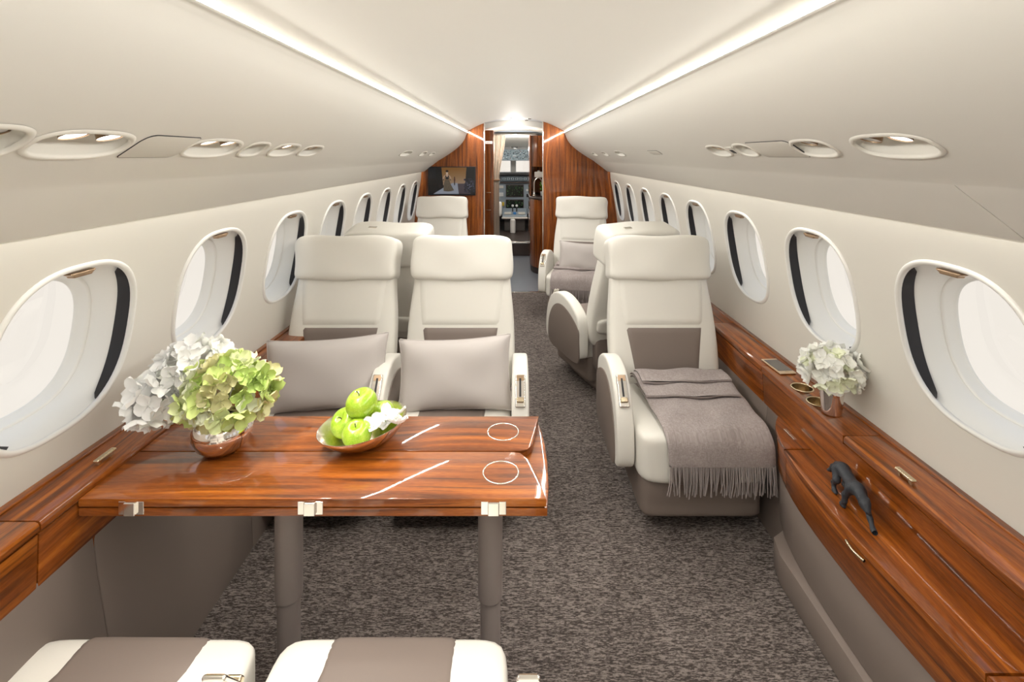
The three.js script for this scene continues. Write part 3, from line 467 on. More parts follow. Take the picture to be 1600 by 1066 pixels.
function throwBlanket(label, [x0, d0], turn, w0, w1, xo0, xo1, zBack, folds) {
  const T = thing('throw_blanket', label, 'throw', [x0, 0, d0], turn), r = rng(77);
  // path over the cushion: (z, y) in seat coordinates, from the back of the cushion to the hanging front
  const path = new THREE.CatmullRomCurve3([V(0, 0.43, zBack), V(0, 0.445, zBack + 0.03), V(0, 0.437, 0.02), V(0, 0.43, 0.12), V(0, 0.421, 0.22), V(0, 0.408, 0.285), V(0, 0.378, 0.318), V(0, 0.335, 0.326), V(0, 0.297, 0.328)], false, 'centripetal');
  const layer = (t0, t1, lift, wScale, xs) => { const top = [], bot = [], n = 44; for (let i = 0; i <= n; i++) { const t = t0 + (t1 - t0) * i / n, p = path.getPointAt(t), w = (w0 + (w1 - w0) * t) * wScale, xc = xo0 + (xo1 - xo0) * t + xs, a = [], b = []; for (let j = 0; j <= 24; j++) { const s = j / 24 * 2 - 1, fade = 1 - smooth(0.75, 0.95, t), wr = (0.004 * Math.sin(s * 6 + t * 9) + 0.003 * Math.sin(t * 26 + s * 2.4)) * fade, k = smooth(0.72, 0.95, t), off = lift + wr; a.push(V(xc + s * w, p.y + off * (1 - k), p.z + off * k)); b.push(V(xc + s * w, p.y + (off - 0.008) * (1 - k), p.z + (off - 0.008) * k)); } top.push(a); bot.push(b.reverse()); } const ring = top.map((a, i) => a.concat(bot[i])); return gridGeo(ring, { closed: true, caps: true, uv: (i, j, p) => [p.x, p.z + p.y] }); };
  mesh('cloth', layer(0, 1, 0.006, 1, 0), M.blanket, T);
  if (folds) { mesh('upper_fold', layer(0.0, 0.42, 0.020, 0.97, -0.008), M.blanket, T); mesh('top_fold', layer(0.02, 0.25, 0.032, 0.94, 0.0), M.blanket, T); }
  const strands = [], end = path.getPointAt(1), nS = Math.round(w1 * 2 / 0.0052);
  for (let i = 0; i <= nS; i++) { const s = i / nS * 2 - 1, x = xo1 + s * w1 * 0.99, l = 0.095 + r() * 0.02, a = (r() - 0.5) * 0.03, b = (r() - 0.5) * 0.02; strands.push(tube([V(x, end.y + 0.004, end.z + 0.005), V(x + a * 0.3, end.y - l * 0.5, end.z + 0.008 + b), V(x + a, end.y - l, end.z + 0.006 + b)], 0.0022, 4, 4)); }
  const f = mesh('fringe', mergeGeometries(strands), M.blanket, T); f.userData.kind = 'stuff';
  return T;
}
throwBlanket('grey wool throw with long fringe spread over the single seat', [0.725, 2.2], 0, 0.215, 0.2, 0.03, 0.055, -0.14, true);
throwBlanket('grey throw with fringe on the bulkhead seat', [0.575, 4.66], -0.25, 0.215, 0.215, 0.02, 0.02, -0.02, true);

// ------------------------------------------------------------------ the folding table
const TY = 0.652, TF = 1.183, TM = 1.375, TB = 1.561;
{
  const T = thing('dining_table', 'glossy walnut fold-out table on two taupe columns', 'table');
  const TL = -1.043;
  mesh('table_leaf', grain(plan([[TL, TM + 0.0015], [0.012, TM + 0.0015], [0.032, TM + 0.008], [0.046, TM + 0.03], [0.072, TB], [TL, TB]], TY - 0.02, TY, 0.003), 'x', 0.1), M.wood, T);
  mesh('table_leaf', grain(plan([[TL, TF], [0.073, TF], [0.066, TF + 0.04], [0.052, TF + 0.1], [0.036, TF + 0.155], [0.012, TM - 0.006], [-0.01, TM - 0.0015], [TL, TM - 0.0015]], TY - 0.02, TY, 0.003), 'x', 0.27), M.wood, T);
  mesh('lower_leaf', grain(plan([[TL, TF + 0.001], [0.075, TF + 0.001], [0.084, TF + 0.08], [0.087, TF + 0.17], [0.085, TF + 0.26], [0.079, TB - 0.04], [0.07, TB], [TL, TB]], TY - 0.043, TY - 0.0225, 0.003), 'x', 0.55), M.wood, T);
  for (const x of [-0.917, -0.49, -0.053]) {
    const h = mesh('hinge', boxAt(x - 0.03, x + 0.03, TY - 0.037, TY - 0.006, TF - 0.0015, TF + 0.002, 0.001), M.steel, T);
    mesh('knuckle', boxAt(x - 0.0135, x + 0.0135, TY - 0.036, TY - 0.005, TF - 0.009, TF, 0.002), M.steel, h);
  }
  for (const [x, d] of [[-0.038, 1.472], [-0.039, 1.283]]) { const g = new THREE.TorusGeometry(0.0455, 0.0022, 8, 64); g.rotateX(Math.PI / 2); g.translate(x, TY, -d); mesh('cup_ring', g, M.steel, T); }
  for (const [x, r0] of [[-0.622, 0.036], [-0.07, 0.0335]]) {
    const l = mesh('leg', lathe([[0, 0.262], [r0 - 0.004, 0.262], [r0 - 0.001, 0.264], [r0, 0.27], [r0, TY - 0.043]], 40), M.tubeGrey, T); l.position.set(x, 0, -1.36);
    mesh('lower_tube', lathe([[0, 0], [r0 + 0.02, 0], [r0 + 0.02, 0.006], [r0 - 0.006, 0.01], [r0 - 0.006, 0.27]], 40), M.tubeGrey, l);
  }
}

// ------------------------------------------------------------------ flowers
function petalGeo(len, wid, cup, curl) {
  const rows = []; for (let i = 0; i <= 5; i++) { const t = i / 5, w = wid * Math.pow(Math.sin(Math.PI * Math.min(0.94, 0.06 + 0.86 * t)), 0.62) * (t < 0.05 ? 0.3 : 1), row = []; for (let j = 0; j <= 4; j++) { const s = j / 4 * 2 - 1; row.push(V(0.002 + len * t * (1 - 0.12 * s * s * t), cup * (t * t * 0.9 + s * s * 0.45) - curl * t * t * t + 0.0012 * Math.sin(t * 9 + s * 4), s * w)); } rows.push(row); }
  return gridGeo(rows);
}
function floretGeo(len, seed) { const r = rng(seed), gs = []; for (let k = 0; k < 4; k++) { const g = petalGeo(len * (0.9 + r() * 0.2), len * (0.48 + r() * 0.08), len * (0.25 + r() * 0.45), len * r() * 0.3); g.rotateZ((r() - 0.3) * 0.35); g.rotateY(k * Math.PI / 2 + (r() - 0.5) * 0.3); gs.push(g); } const c = new THREE.SphereGeometry(len * 0.07, 6, 5); gs.push(c); return mergeGeometries(gs.map((g) => { const q = g.toNonIndexed(); return q; })); }
const petalMat = (r, g, b) => new THREE.MeshPhysicalMaterial({ color: new THREE.Color().setRGB(r, g, b), roughness: 0.75, transmission: 0.15, thickness: 0, side: THREE.DoubleSide });
const WHITE = [petalMat(0.97, 0.97, 0.95), petalMat(0.95, 0.96, 0.9), petalMat(0.98, 0.98, 0.97)];
const GREEN = [petalMat(0.58, 0.68, 0.24), petalMat(0.48, 0.62, 0.17), petalMat(0.68, 0.74, 0.40), petalMat(0.8, 0.82, 0.64), petalMat(0.66, 0.63, 0.34)];
const IVORY = [petalMat(0.96, 0.96, 0.9), petalMat(0.97, 0.97, 0.93), petalMat(0.88, 0.91, 0.7)];
const FLORETS = [0, 1, 2, 3, 4].map((k) => floretGeo(0.031, 200 + k));
function hydrangea(label, [x, y, d], [rx, ry, rz], n, mats, { low = -0.55, seed = 1, scale = 1, stem = 0.12, lean = [0, 0] } = {}) {
  const H = thing('hydrangea', label, 'flower', [x, y, d]), r = rng(seed);
  const st = mesh('stem', tube([V(0, 0, 0), V(lean[0] * 0.5, -stem * 0.5, lean[1] * 0.5), V(lean[0], -stem, lean[1])], 0.004, 8, 6), M.stemGreen ??= new THREE.MeshStandardMaterial({ color: new THREE.Color().setRGB(0.16, 0.26, 0.06), roughness: 0.7 }), H);
  const up = V(0, 1, 0), q = new THREE.Quaternion();
  for (let i = 0; i < n; i++) {
    const yy = 1 - (1 - low) * (i + 0.5) / n, a = i * 2.39996, h = Math.sqrt(Math.max(0, 1 - yy * yy)), dir = V(Math.cos(a) * h, yy, Math.sin(a) * h).add(V(r() - 0.5, r() - 0.5, r() - 0.5).multiplyScalar(0.28)).normalize(), k = 0.78 + r() * 0.22;
    const m = mesh('floret', FLORETS[Math.floor(r() * 5)], mats[Math.floor(Math.pow(r(), 1.25) * mats.length)], H);
    m.position.set(dir.x * rx * k, dir.y * ry * k, dir.z * rz * k); q.setFromUnitVectors(up, dir); m.quaternion.copy(q).multiply(new THREE.Quaternion().setFromEuler(new THREE.Euler((r() - 0.5) * 0.9, r() * 6.28, (r() - 0.5) * 0.9))); m.scale.setScalar(scale * (0.85 + r() * 0.35));
  }
  return H;
}
{
  const P = thing('flower_vase', 'round polished silver vase holding green and white hydrangeas on the table', 'vase', [-0.818, TY, 1.385]);
  mesh('bowl', lathe([[0, 0], [0.038, 0.0], [0.048, 0.003], [0.066, 0.02], [0.077, 0.045], [0.077, 0.062], [0.07, 0.08], [0.062, 0.09], [0.0605, 0.09], [0.068, 0.079], [0.0745, 0.062], [0.0745, 0.046], [0.062, 0.022], [0.04, 0.006], [0, 0.004]], 56), M.silver, P);
  hydrangea('large green hydrangea head in the round silver vase', [-0.800, 0.816, 1.38], [0.115, 0.092, 0.1], 78, GREEN, { seed: 3, stem: 0.12, lean: [-0.018, -0.01], low: -0.6 });
  hydrangea('white hydrangea head rising behind the green one', [-0.925, 0.845, 1.44], [0.105, 0.082, 0.09], 58, WHITE, { seed: 4, stem: 0.13, lean: [0.09, 0.04], low: -0.7 });
  hydrangea('small white hydrangea head leaning over the ledge', [-0.995, 0.798, 1.375], [0.06, 0.066, 0.07], 28, WHITE, { seed: 5, scale: 1.15, stem: 0.06, lean: [0.14, 0], low: -0.85 });
  const C = thing('flower_cup', 'tapered silver cup holding white hydrangea on the window ledge', 'vase', [1.082, RY, 1.70]);
  mesh('cup', lathe([[0, 0], [0.029, 0], [0.031, 0.003], [0.039, 0.09], [0.0395, 0.093], [0.038, 0.093], [0.030, 0.006], [0, 0.005]], 48), M.silver, C);
  hydrangea('ivory white hydrangea head in the silver cup', [1.083, RY + 0.15, 1.70], [0.088, 0.068, 0.09], 62, IVORY, { seed: 8, scale: 0.92, stem: 0.1, low: -0.6 });
}

// ------------------------------------------------------------------ fruit bowl
{
  const B = thing('fruit_bowl', 'oval silver bowl of green apples on the table', 'bowl', [-0.436, TY, 1.415], 0.6);
  const g = lathe([[0, 0], [0.04, 0], [0.06, 0.006], [0.09, 0.024], [0.108, 0.046], [0.114, 0.06], [0.1125, 0.061], [0.106, 0.047], [0.088, 0.027], [0.058, 0.010], [0, 0.005]], 64);
  const p = g.attributes.position; for (let i = 0; i < p.count; i++) { const x = p.getX(i), y = p.getY(i); p.setX(i, x * 1.1); p.setZ(i, p.getZ(i) * 0.9); p.setY(i, y + (y > 0.02 ? (y - 0.02) * 0.25 * (x / 0.114) : 0)); } g.computeVertexNormals();
  mesh('bowl', g, new THREE.MeshStandardMaterial({ color: new THREE.Color().setRGB(0.86, 0.78, 0.7), metalness: 1, roughness: 0.17 }), B);
  const an = tileNoise(16, 10, 91), an2 = tileNoise(70, 50, 92);
  const appleMat = new THREE.MeshPhysicalMaterial({ map: texture(256, 128, (u, v) => { const t = an(u, v) * 0.7 + an2(u, v) * 0.3; let c = mix3([132, 176, 20], [186, 210, 74], t); if (an2(u * 3 % 1, v * 3 % 1) > 0.86) c = [206, 222, 120]; return c; }), roughness: 0.3, clearcoat: 0.5, clearcoatRoughness: 0.15 });
  const prof = []; for (let i = 0; i <= 26; i++) { const t = i / 26 * Math.PI, r = Math.sin(t), y = -Math.cos(t); prof.push([Math.max(0.0001, r * (1 + 0.06 * y)), y * 0.9 - (y > 0 ? 0.30 * Math.exp(-((r / 0.3) ** 2)) : -0.16 * Math.exp(-((r / 0.28) ** 2)))]); }
  const ag = lathe(prof, 36), pp = ag.attributes.position; for (let i = 0; i < pp.count; i++) { const x = pp.getX(i), z = pp.getZ(i), y = pp.getY(i), a = Math.atan2(z, x), k = 1 + 0.02 * Math.cos(5 * a) * (y < -0.2 ? 1 : 0.4); pp.setX(i, x * k); pp.setZ(i, z * k); } ag.computeVertexNormals();
  const apples = [
    ['green apple resting on top of the other apples', -0.440, 0.764, 1.416, 0.044, [0.25, 0, 0.22]],
    ['green apple at the low end of the silver bowl', -0.486, 0.707, 1.418, 0.042, [0.2, 1, 0.55]],
    ['pale green apple under the top apple, beside the loose petals', -0.437, 0.705, 1.366, 0.040, [0.5, 2, -0.15]],
    ['green apple mostly hidden behind the white blossom', -0.400, 0.707, 1.468, 0.040, [-0.2, 3, -0.4]],
  ];
  for (const [lab, x, y, d, r, rot] of apples) { const A = thing('apple', lab, 'apple', [x, y, d]); A.rotation.set(...rot); A.scale.setScalar(r); mesh('fruit', ag, appleMat, A); mesh('stalk', tube([V(0, 0.5, 0), V(0.02, 0.75, 0), V(-0.06, 0.98, 0.02)], 0.035, 8, 6), M.stalk ??= new THREE.MeshStandardMaterial({ color: new THREE.Color().setRGB(0.14, 0.12, 0.05), roughness: 0.8 }), A); }
  const W = thing('blossom', 'white hydrangea blossom lying among the apples in the bowl', 'flower', [-0.365, 0.716, 1.40]), r = rng(17);
  for (const [x, y, z, tx, tz] of [[0, 0, 0, 0.6, -0.2], [-0.028, 0.004, 0.022, 0.8, 0.4], [0.02, 0.008, -0.03, 0.2, -0.3], [0.035, 0.004, 0.012, 0.5, -0.7], [0.0, 0.016, -0.006, 0.5, 0.2]]) { const m = mesh('floret', FLORETS[Math.floor(r() * 5)], WHITE[Math.floor(r() * 3)], W); m.position.set(x, y, z); m.rotation.set(tx, r() * 6, tz); m.scale.setScalar(0.95); }
}

// ------------------------------------------------------------------ small things on the sideboard and the ledge
{
  const P = thing('mobile_phone', 'pale gold mobile phone lying face up on the window ledge', 'phone', [1.092, RY, 2.065], 0.06);
  mesh('body', box(0.068, 0.008, 0.142, 0.004, 3).translate(0, 0.0045, 0), M.gold, P);
  mesh('screen', box(0.06, 0.001, 0.106, 0.0004).translate(0, 0.0088, -0.002), new THREE.MeshPhysicalMaterial({ color: new THREE.Color().setRGB(0.045, 0.04, 0.045), roughness: 0.12, clearcoat: 1 }), P);
  mesh('home_button', new THREE.TorusGeometry(0.005, 0.0006, 6, 20).rotateX(Math.PI / 2).translate(0, 0.0087, 0.06), M.brass, P);
}
{ // faceted panther striding towards the aft end
  const joints = { hip: [0, 0.073, -0.078, 0.0165], rump: [0, 0.078, -0.058, 0.0185], loin: [0, 0.076, -0.012, 0.0155], chest: [0, 0.072, 0.036, 0.0195], shoulder: [0, 0.079, 0.055, 0.018], neck: [0.001, 0.072, 0.083, 0.0115], head: [0.003, 0.060, 0.104, 0.0125], muzzle: [0.004, 0.049, 0.121, 0.0075], tail1: [-0.003, 0.074, -0.098, 0.006], tail2: [-0.009, 0.058, -0.112, 0.0055], tail3: [-0.014, 0.042, -0.118, 0.005], tail4: [-0.016, 0.034, -0.13, 0.005] };
  const chains = [['rump', 'loin'], ['hip', 'rump'], ['loin', 'chest'], ['chest', 'shoulder'], ['shoulder', 'neck'], ['neck', 'head'], ['head', 'muzzle'], ['hip', 'tail1'], ['tail1', 'tail2'], ['tail2', 'tail3'], ['tail3', 'tail4']].map(([a, b]) => [joints[a], joints[b]]);
  const leg = (...js) => { for (let i = 0; i < js.length - 1; i++) chains.push([js[i], js[i + 1]]); };
  leg([-0.013, 0.07, -0.066, 0.0135], [-0.019, 0.046, -0.046, 0.0095], [-0.02, 0.026, -0.07, 0.006], [-0.021, 0.0065, -0.06, 0.0058], [-0.021, 0.006, -0.046, 0.0062]);
  leg([0.013, 0.07, -0.066, 0.0135], [0.018, 0.047, -0.066, 0.0095], [0.019, 0.027, -0.098, 0.006], [0.019, 0.0065, -0.104, 0.0058], [0.019, 0.006, -0.09, 0.0062]);
  leg([-0.014, 0.07, 0.046, 0.0115], [-0.02, 0.042, 0.028, 0.008], [-0.023, 0.022, 0.03, 0.006], [-0.024, 0.0065, 0.014, 0.0058], [-0.024, 0.006, 0.028, 0.0064]);
  leg([0.013, 0.07, 0.054, 0.0115], [0.014, 0.046, 0.082, 0.008], [0.012, 0.026, 0.112, 0.0062], [0.011, 0.008, 0.138, 0.006], [0.011, 0.0065, 0.15, 0.0066]);
  chains.push([[-0.006, 0.071, 0.098, 0.0045], [-0.009, 0.077, 0.095, 0.0025]], [[0.012, 0.071, 0.098, 0.0045], [0.015, 0.077, 0.095, 0.0025]]);
  const R = 40, mc = new MarchingCubes(R, M.panther, false, false, 60000), S = 0.165, cy0 = 0.055; mc.isolation = 0;
  const q = V(0, 0, 0), a = V(0, 0, 0), b = V(0, 0, 0), ab = V(0, 0, 0);
  for (let k = 0; k < R; k++) for (let j = 0; j < R; j++) for (let i = 0; i < R; i++) {
    q.set(((i - R / 2) / (R / 2)) * S * 0.42, ((j - R / 2) / (R / 2)) * S * 0.42 + cy0, ((k - R / 2) / (R / 2)) * S); let dsum = 0;
    for (const [p, r] of chains) { a.set(p[0], p[1], p[2]); b.set(r[0], r[1], r[2]); ab.subVectors(b, a); const t = Math.min(1, Math.max(0, q.clone().sub(a).dot(ab) / ab.lengthSq())), dd = q.distanceTo(a.addScaledVector(ab, t)) - (p[3] + (r[3] - p[3]) * t); dsum += Math.exp(-dd * 330); }
    mc.field[i + j * R + k * R * R] = Math.log(dsum) / 330;
  }
  mc.update(); const n = mc.count; const pos = new Float32Array(n * 3);
  for (let i = 0; i < n; i++) { pos[i * 3] = mc.positionArray[i * 3] * S * 0.42; pos[i * 3 + 1] = Math.max(0, mc.positionArray[i * 3 + 1] * S * 0.42 + cy0); pos[i * 3 + 2] = mc.positionArray[i * 3 + 2] * S; }
  const g = new THREE.BufferGeometry(); g.setAttribute('position', new THREE.BufferAttribute(pos, 3)); g.computeVertexNormals();
  const P = mesh('panther_figurine', g, M.panther, scene); P.position.set(0.988, 0.44, -1.468); P.rotation.y = -0.2; P.scale.set(1.05, 0.95, 0.82); P.userData = { label: 'black faceted panther figurine striding along the sideboard', category: 'figurine' };
}

// ------------------------------------------------------------------ ceiling fixtures
for (const [sd, d, a, b, lamps, lit] of FIX) {
  const q = onPanel(FX), T = V(sd * q.T.x, q.T.y, 0), D = V(0, 0, -1), N = V(sd * q.N.x, q.N.y, 0);
  const name = lamps ? 'reading_light' : 'air_outlet';
  const base = lamps === 2 ? 'wide oval ceiling recess with two swivel lamps' : lamps ? 'oval ceiling recess with one swivel lamp' : 'oval air outlet';
  const near = (sd < 0 ? ' on the dining table side' : ' on the sideboard side') + (d < 0.5 ? ', over the reclined seats' : d > 3 ? ' near the bulkhead' : lamps === 1 && lit ? ', lit' : lamps === 1 && d > 1.8 ? ', dark' : lamps === 2 ? (sd < 0 && d > 1.1 ? ', half hidden lamps' : '') : '');
  const rank = d > 3 ? (d > 4.4 ? ', closest of three' : d > 4 ? ', middle of three' : ', farthest of three') : '';
  const G = thing(name, base + near + rank, lamps ? 'lamp' : 'vent', [sd * q.x, q.y, d], 0, 'ceiling fixtures' + near);
  const at = (u, v, w) => D.clone().multiplyScalar(u).addScaledVector(T, v).addScaledVector(N, w);
  const NT = 48, ring = (prof) => gridGeo(prof.map(([k, w]) => { const row = []; for (let i = 0; i < NT; i++) { const [u, v] = dishRim(i / NT * Math.PI * 2, a + k, b + k); row.push(at(u, v, w)); } return row; }), { closed: true });
  mesh('rim', ring([[0.007, 0.0005], [0.005, 0.003], [0.001, 0.0045], [-0.003, 0.003], [-0.004, -0.003]]), M.shell, G);
  const rows = []; for (let k = 0; k <= 10; k++) { const t = k / 10, w = -0.045 * Math.pow(1 - t * t, 0.6) - 0.001, row = []; for (let i = 0; i < NT; i++) { const [u, v] = dishRim(i / NT * Math.PI * 2, (a + 0.001) * t, (b + 0.001) * t); row.push(at(u, v, w)); } rows.push(row); }
  mesh('dish', gridGeo(rows, { closed: true }), M.shell, G);
  for (let k = 0; k < lamps; k++) {
    const u = lamps === 2 ? (k ? 0.42 : -0.36) * a : 0.0, r = 0.0215, c = at(u, -0.52 * b, -0.009), dir = V(-sd * 0.3, -0.94, 0.0).normalize();
    const body = new THREE.CylinderGeometry(r * 0.95, r, 0.02, 28, 1, true); body.applyQuaternion(new THREE.Quaternion().setFromUnitVectors(V(0, -1, 0), dir)); body.translate(c.x, c.y + 0.004, c.z); const L = mesh('lamp_body', body, M.bronze, G); M.bronze.side = THREE.DoubleSide;
    const face = new THREE.CircleGeometry(r * 0.93, 28); face.applyQuaternion(new THREE.Quaternion().setFromUnitVectors(V(0, 0, 1), dir)); const fc = c.clone().addScaledVector(dir, 0.004); face.translate(fc.x, fc.y, fc.z);
    const on = lit === 2 || (lit === 1 && k === 0);
    mesh('lamp_lens', face, on ? M.lamp : M.greyMetal, L);
    if (on) { const sp = new THREE.SpotLight(new THREE.Color(1, 0.94, 0.85), SPOT, 0, 0.8, 1, 2); sp.shadow.radius = 1.2; sp.name = 'reading_spot'; sp.position.set(sd * q.x + fc.x, q.y + fc.y - 0.006, -d + fc.z); sp.target.position.copy(sp.position).addScaledVector(dir, 1); sp.castShadow = true; scene.add(sp, sp.target); }
  }
}
for (const [sd, d0, d1, lab] of [[-1, 1.0, 1.165, 'flush pale hatch in the ceiling panel over the dining table'], [1, 1.355, 1.60, 'flush pale hatch in the ceiling panel over the sideboard'], [1, 2.66, 2.86, 'small flush slot in the ceiling panel over the second seat row']]) {
  const q = onPanel(FX), T = V(sd * q.T.x, q.T.y, 0), N = V(sd * q.N.x, q.N.y, 0), hw = (d1 - d0) / 2, hh = d0 > 2 ? 0.018 : 0.040, G = thing('ceiling_hatch', lab, 'hatch', [sd * q.x, q.y, (d0 + d1) / 2]);
  const m = new THREE.Matrix4().makeBasis(V(0, 0, -1), T, V(0, 0, -1).cross(T));
  const rr = (w, h, r) => { const s = new THREE.Shape(); s.moveTo(-w + r, -h); s.lineTo(w - r * 0.2, -h); s.quadraticCurveTo(w, -h, w, -h + r * 0.2); s.lineTo(w, h - r); s.quadraticCurveTo(w, h, w - r, h); s.lineTo(-w + r * 0.2, h); s.quadraticCurveTo(-w, h, -w, h - r * 0.2); s.lineTo(-w, -h + r); s.quadraticCurveTo(-w, -h, -w + r, -h); return s; };
  const a = ext(rr(hw, hh, 0.03), 0.004, 0.0008).applyMatrix4(m); mesh('lid', a, M.hatch, G);
  const b = ext(rr(hw + 0.001, hh + 0.001, 0.0305), 0.003, 0).applyMatrix4(m); mesh('gasket', b, M.rubber, G);
}
{
  const q = onPanel(0.775), T = V(q.T.x, q.T.y, 0), m = new THREE.Matrix4().makeBasis(V(0, 0, -1), T, V(0, 0, -1).cross(T)), G = thing('oxygen_outlet', 'small dark square socket in the ceiling panel over the sideboard', 'socket', [q.x, q.y, 1.765]);
  mesh('plate', box(0.05, 0.05, 0.006, 0.002).applyMatrix4(m), M.hatch, G); mesh('opening', box(0.026, 0.022, 0.009, 0.002).applyMatrix4(m), M.black, G);
}

// ------------------------------------------------------------------ galley passage
{
  const arch = (dy) => { const pr = []; for (let i = 0; i <= 24; i++) { const x = -0.64 + 1.28 * i / 24; pr.push([x, vault(x * 0.75) + dy]); } const up = pr.slice().reverse().map(([x, y]) => [x, y + 0.02]); return [...pr, ...up, pr[0]]; };
  structure('ceiling_entry', strip2(arch(0.012), FRONT + 0.03, 6.35, 1), M.entry ??= new THREE.MeshStandardMaterial({ color: new THREE.Color().setRGB(0.58, 0.59, 0.6), roughness: 0.35, metalness: 0.2 }), 'smooth grey vault over the galley entry', 'ceiling');
  structure('ceiling_passage', strip2(arch(-0.055), 6.35, 7.5, 1), M.headliner, 'cream vault over the passage to the cockpit', 'ceiling');
  { const pr = []; for (let i = 0; i <= 24; i++) { const x = -0.64 + 1.28 * i / 24; pr.push([x, vault(x * 0.75)]); } const sh = shapeOf([...pr.map(([x, y]) => [x, y - 0.055]), ...pr.slice().reverse().map(([x, y]) => [x, y + 0.1])]); const g = ext(sh, 0.02); g.translate(0, 0, -6.35); structure('trim_5', g, M.headliner, 'arched cream step in the passage ceiling', 'trim'); }
  structure('wall_passage_left', grain(boxAt(-1.2, -0.283, 0, 1.80, 6.3, 6.52, 0.006), 'y', 0.3), M.wood, 'reddish walnut wardrobe front beside the cockpit passage');
  structure('wall_passage_lining', boxAt(-1.2, -0.62, 0, 1.80, 6.52, 7.45, 0.006), M.headliner, 'cream lining behind the curtain');
  structure('wall_passage_right', boxAt(0.63, 1.2, 0, 1.9, 6.05, 7.45, 0.006), M.headliner, 'cream wall behind the galley');
  for (const [k, y] of [[0, 1.007], [1, 0.787]]) { const H = thing('wardrobe_catch', k ? 'lower slim metal catch on the walnut wardrobe' : 'upper slim metal catch on the walnut wardrobe', 'catch', [-0.345, y, 6.294]); mesh('bar', box(0.06, 0.008, 0.012, 0.002), M.brass, H); mesh('stud', box(0.01, 0.014, 0.008, 0.002).translate(0.02, 0, 0.002), M.brass, H); }
  for (const [k, d] of [[0, 5.95], [1, 6.2], [2, 6.75], [3, 7.85]]) {
    const y = d > 7.5 ? 1.783 : vault(0.0) + (d < 6.35 ? 0.012 : -0.055) - 0.006, G = thing('downlight', ['first', 'second', 'third', 'fourth'][k] + ' square downlight in the ceiling ahead of the doorway, counted from the cabin', 'lamp', [-0.02, y, d]);
    mesh('frame', box(0.11, 0.008, 0.06, 0.003), M.steel, G); mesh('lens', box(0.09, 0.004, 0.045, 0.001).translate(0, -0.0035, 0), M.lamp, G);
    const L = new THREE.PointLight(new THREE.Color(1, 0.96, 0.9), d > 6.35 ? 1.1 : 0.14); L.name = 'downlight_glow'; L.castShadow = true; L.position.set(-0.02, y - (d > 6.35 ? 0.2 : 0.13), -d); scene.add(L);
  }
  for (const [k, x, d] of [[0, 0.16, 5.9], [1, 0.13, 6.2]]) { const G = thing('ceiling_nozzle', k ? 'dark round nozzle in the entry ceiling beside the second downlight' : 'dark round nozzle in the entry ceiling beside the first downlight', 'vent', [x, vault(x * 0.75) + 0.006, d]); mesh('ring', new THREE.TorusGeometry(0.022, 0.006, 8, 24).rotateX(Math.PI / 2), M.steel, G); mesh('hole', new THREE.CylinderGeometry(0.02, 0.016, 0.012, 20), M.black, G); }
  // exit sign
  const c = document.createElement('canvas'); c.width = 128; c.height = 48; const g = c.getContext('2d'); g.fillStyle = '#efe9e0'; g.fillRect(0, 0, 128, 48); g.fillStyle = '#4a1512'; g.font = 'bold 36px sans-serif'; g.textAlign = 'center'; g.textBaseline = 'middle'; g.fillText('EXIT', 64, 26);
  const tx = new THREE.CanvasTexture(c); tx.colorSpace = THREE.SRGBColorSpace; tx.magFilter = THREE.LinearFilter;
  const E = thing('exit_sign', 'small white EXIT sign at the head of the doorway', 'sign', [-0.315, 1.627, FRONT + 0.02]); mesh('case', box(0.085, 0.032, 0.014, 0.003), M.white, E); const f = mesh('face', new THREE.PlaneGeometry(0.078, 0.026), new THREE.MeshStandardMaterial({ map: tx, roughness: 0.5 }), E); f.position.z = 0.0075;
  // curtain
  const K = thing('curtain', 'cream silk curtain gathered at the cockpit doorway', 'curtain'), rows = [];
  for (let i = 0; i <= 30; i++) { const t = i / 30, y = 1.775 - 1.58 * t, w = 0.11 - 0.055 * smooth(0.0, 0.42, t) + 0.005 * smooth(0.5, 1, t), xc = -0.262 - 0.035 * smooth(0, 0.42, t), row = []; for (let j = 0; j <= 72; j++) { const s = j / 72 * 2 - 1; row.push(V(xc + s * w, y, -(7.24 + 0.028 * Math.sin(j * 0.78) * (0.6 + 0.4 * t) + 0.01 * Math.sin(j * 0.3 + t * 3)))); } rows.push(row); }
  mesh('cloth', gridGeo(rows), new THREE.MeshPhysicalMaterial({ color: new THREE.Color().setRGB(0.8, 0.72, 0.62), roughness: 0.6, sheen: 0.5, sheenColor: new THREE.Color(1, 0.95, 0.9), sheenRoughness: 0.4, side: THREE.DoubleSide }), K);
  mesh('rail', tube([V(-0.40, 1.785, -7.24), V(0, 1.79, -7.24), V(0.3, 1.785, -7.24)], 0.006, 10, 8), M.steel, K);
  mesh('tieback', box(0.13, 0.02, 0.075, 0.006).translate(-0.297, 1.12, -7.24), M.bronze, K);
  // galley: bowed lower cabinet, counter, dark upper cabinet
  const GA = thing('galley_cabinet', 'bowed walnut galley cabinet with dark counter in the entry', 'cabinet');
  const curve = []; for (let i = 0; i <= 20; i++) { const a = Math.PI * 0.5 * i / 20; curve.push([0.44 - Math.sin(a) * 0.26, 6.08 + (1 - Math.cos(a)) * 0.34]); }
  const body = [[0.62, 6.08], ...curve, [0.18, 7.1], [0.62, 7.1]];
  mesh('body', grain(plan(body, 0.08, 0.925, 0.004), 'y', 0.1), M.wood, GA);
  mesh('kick_board', plan(body.map(([x, d]) => [x + 0.012, d + 0.006]), 0, 0.078, 0.003), M.darkTrim, GA);
  mesh('counter', plan(body.map(([x, d]) => [x - (x < 0.6 ? 0.006 : 0), d - 0.004]), 0.927, 0.95, 0.004), M.darkTrim, GA);
  const UA = thing('upper_cabinet', 'dark walnut upper galley cabinet above the tap', 'cabinet');
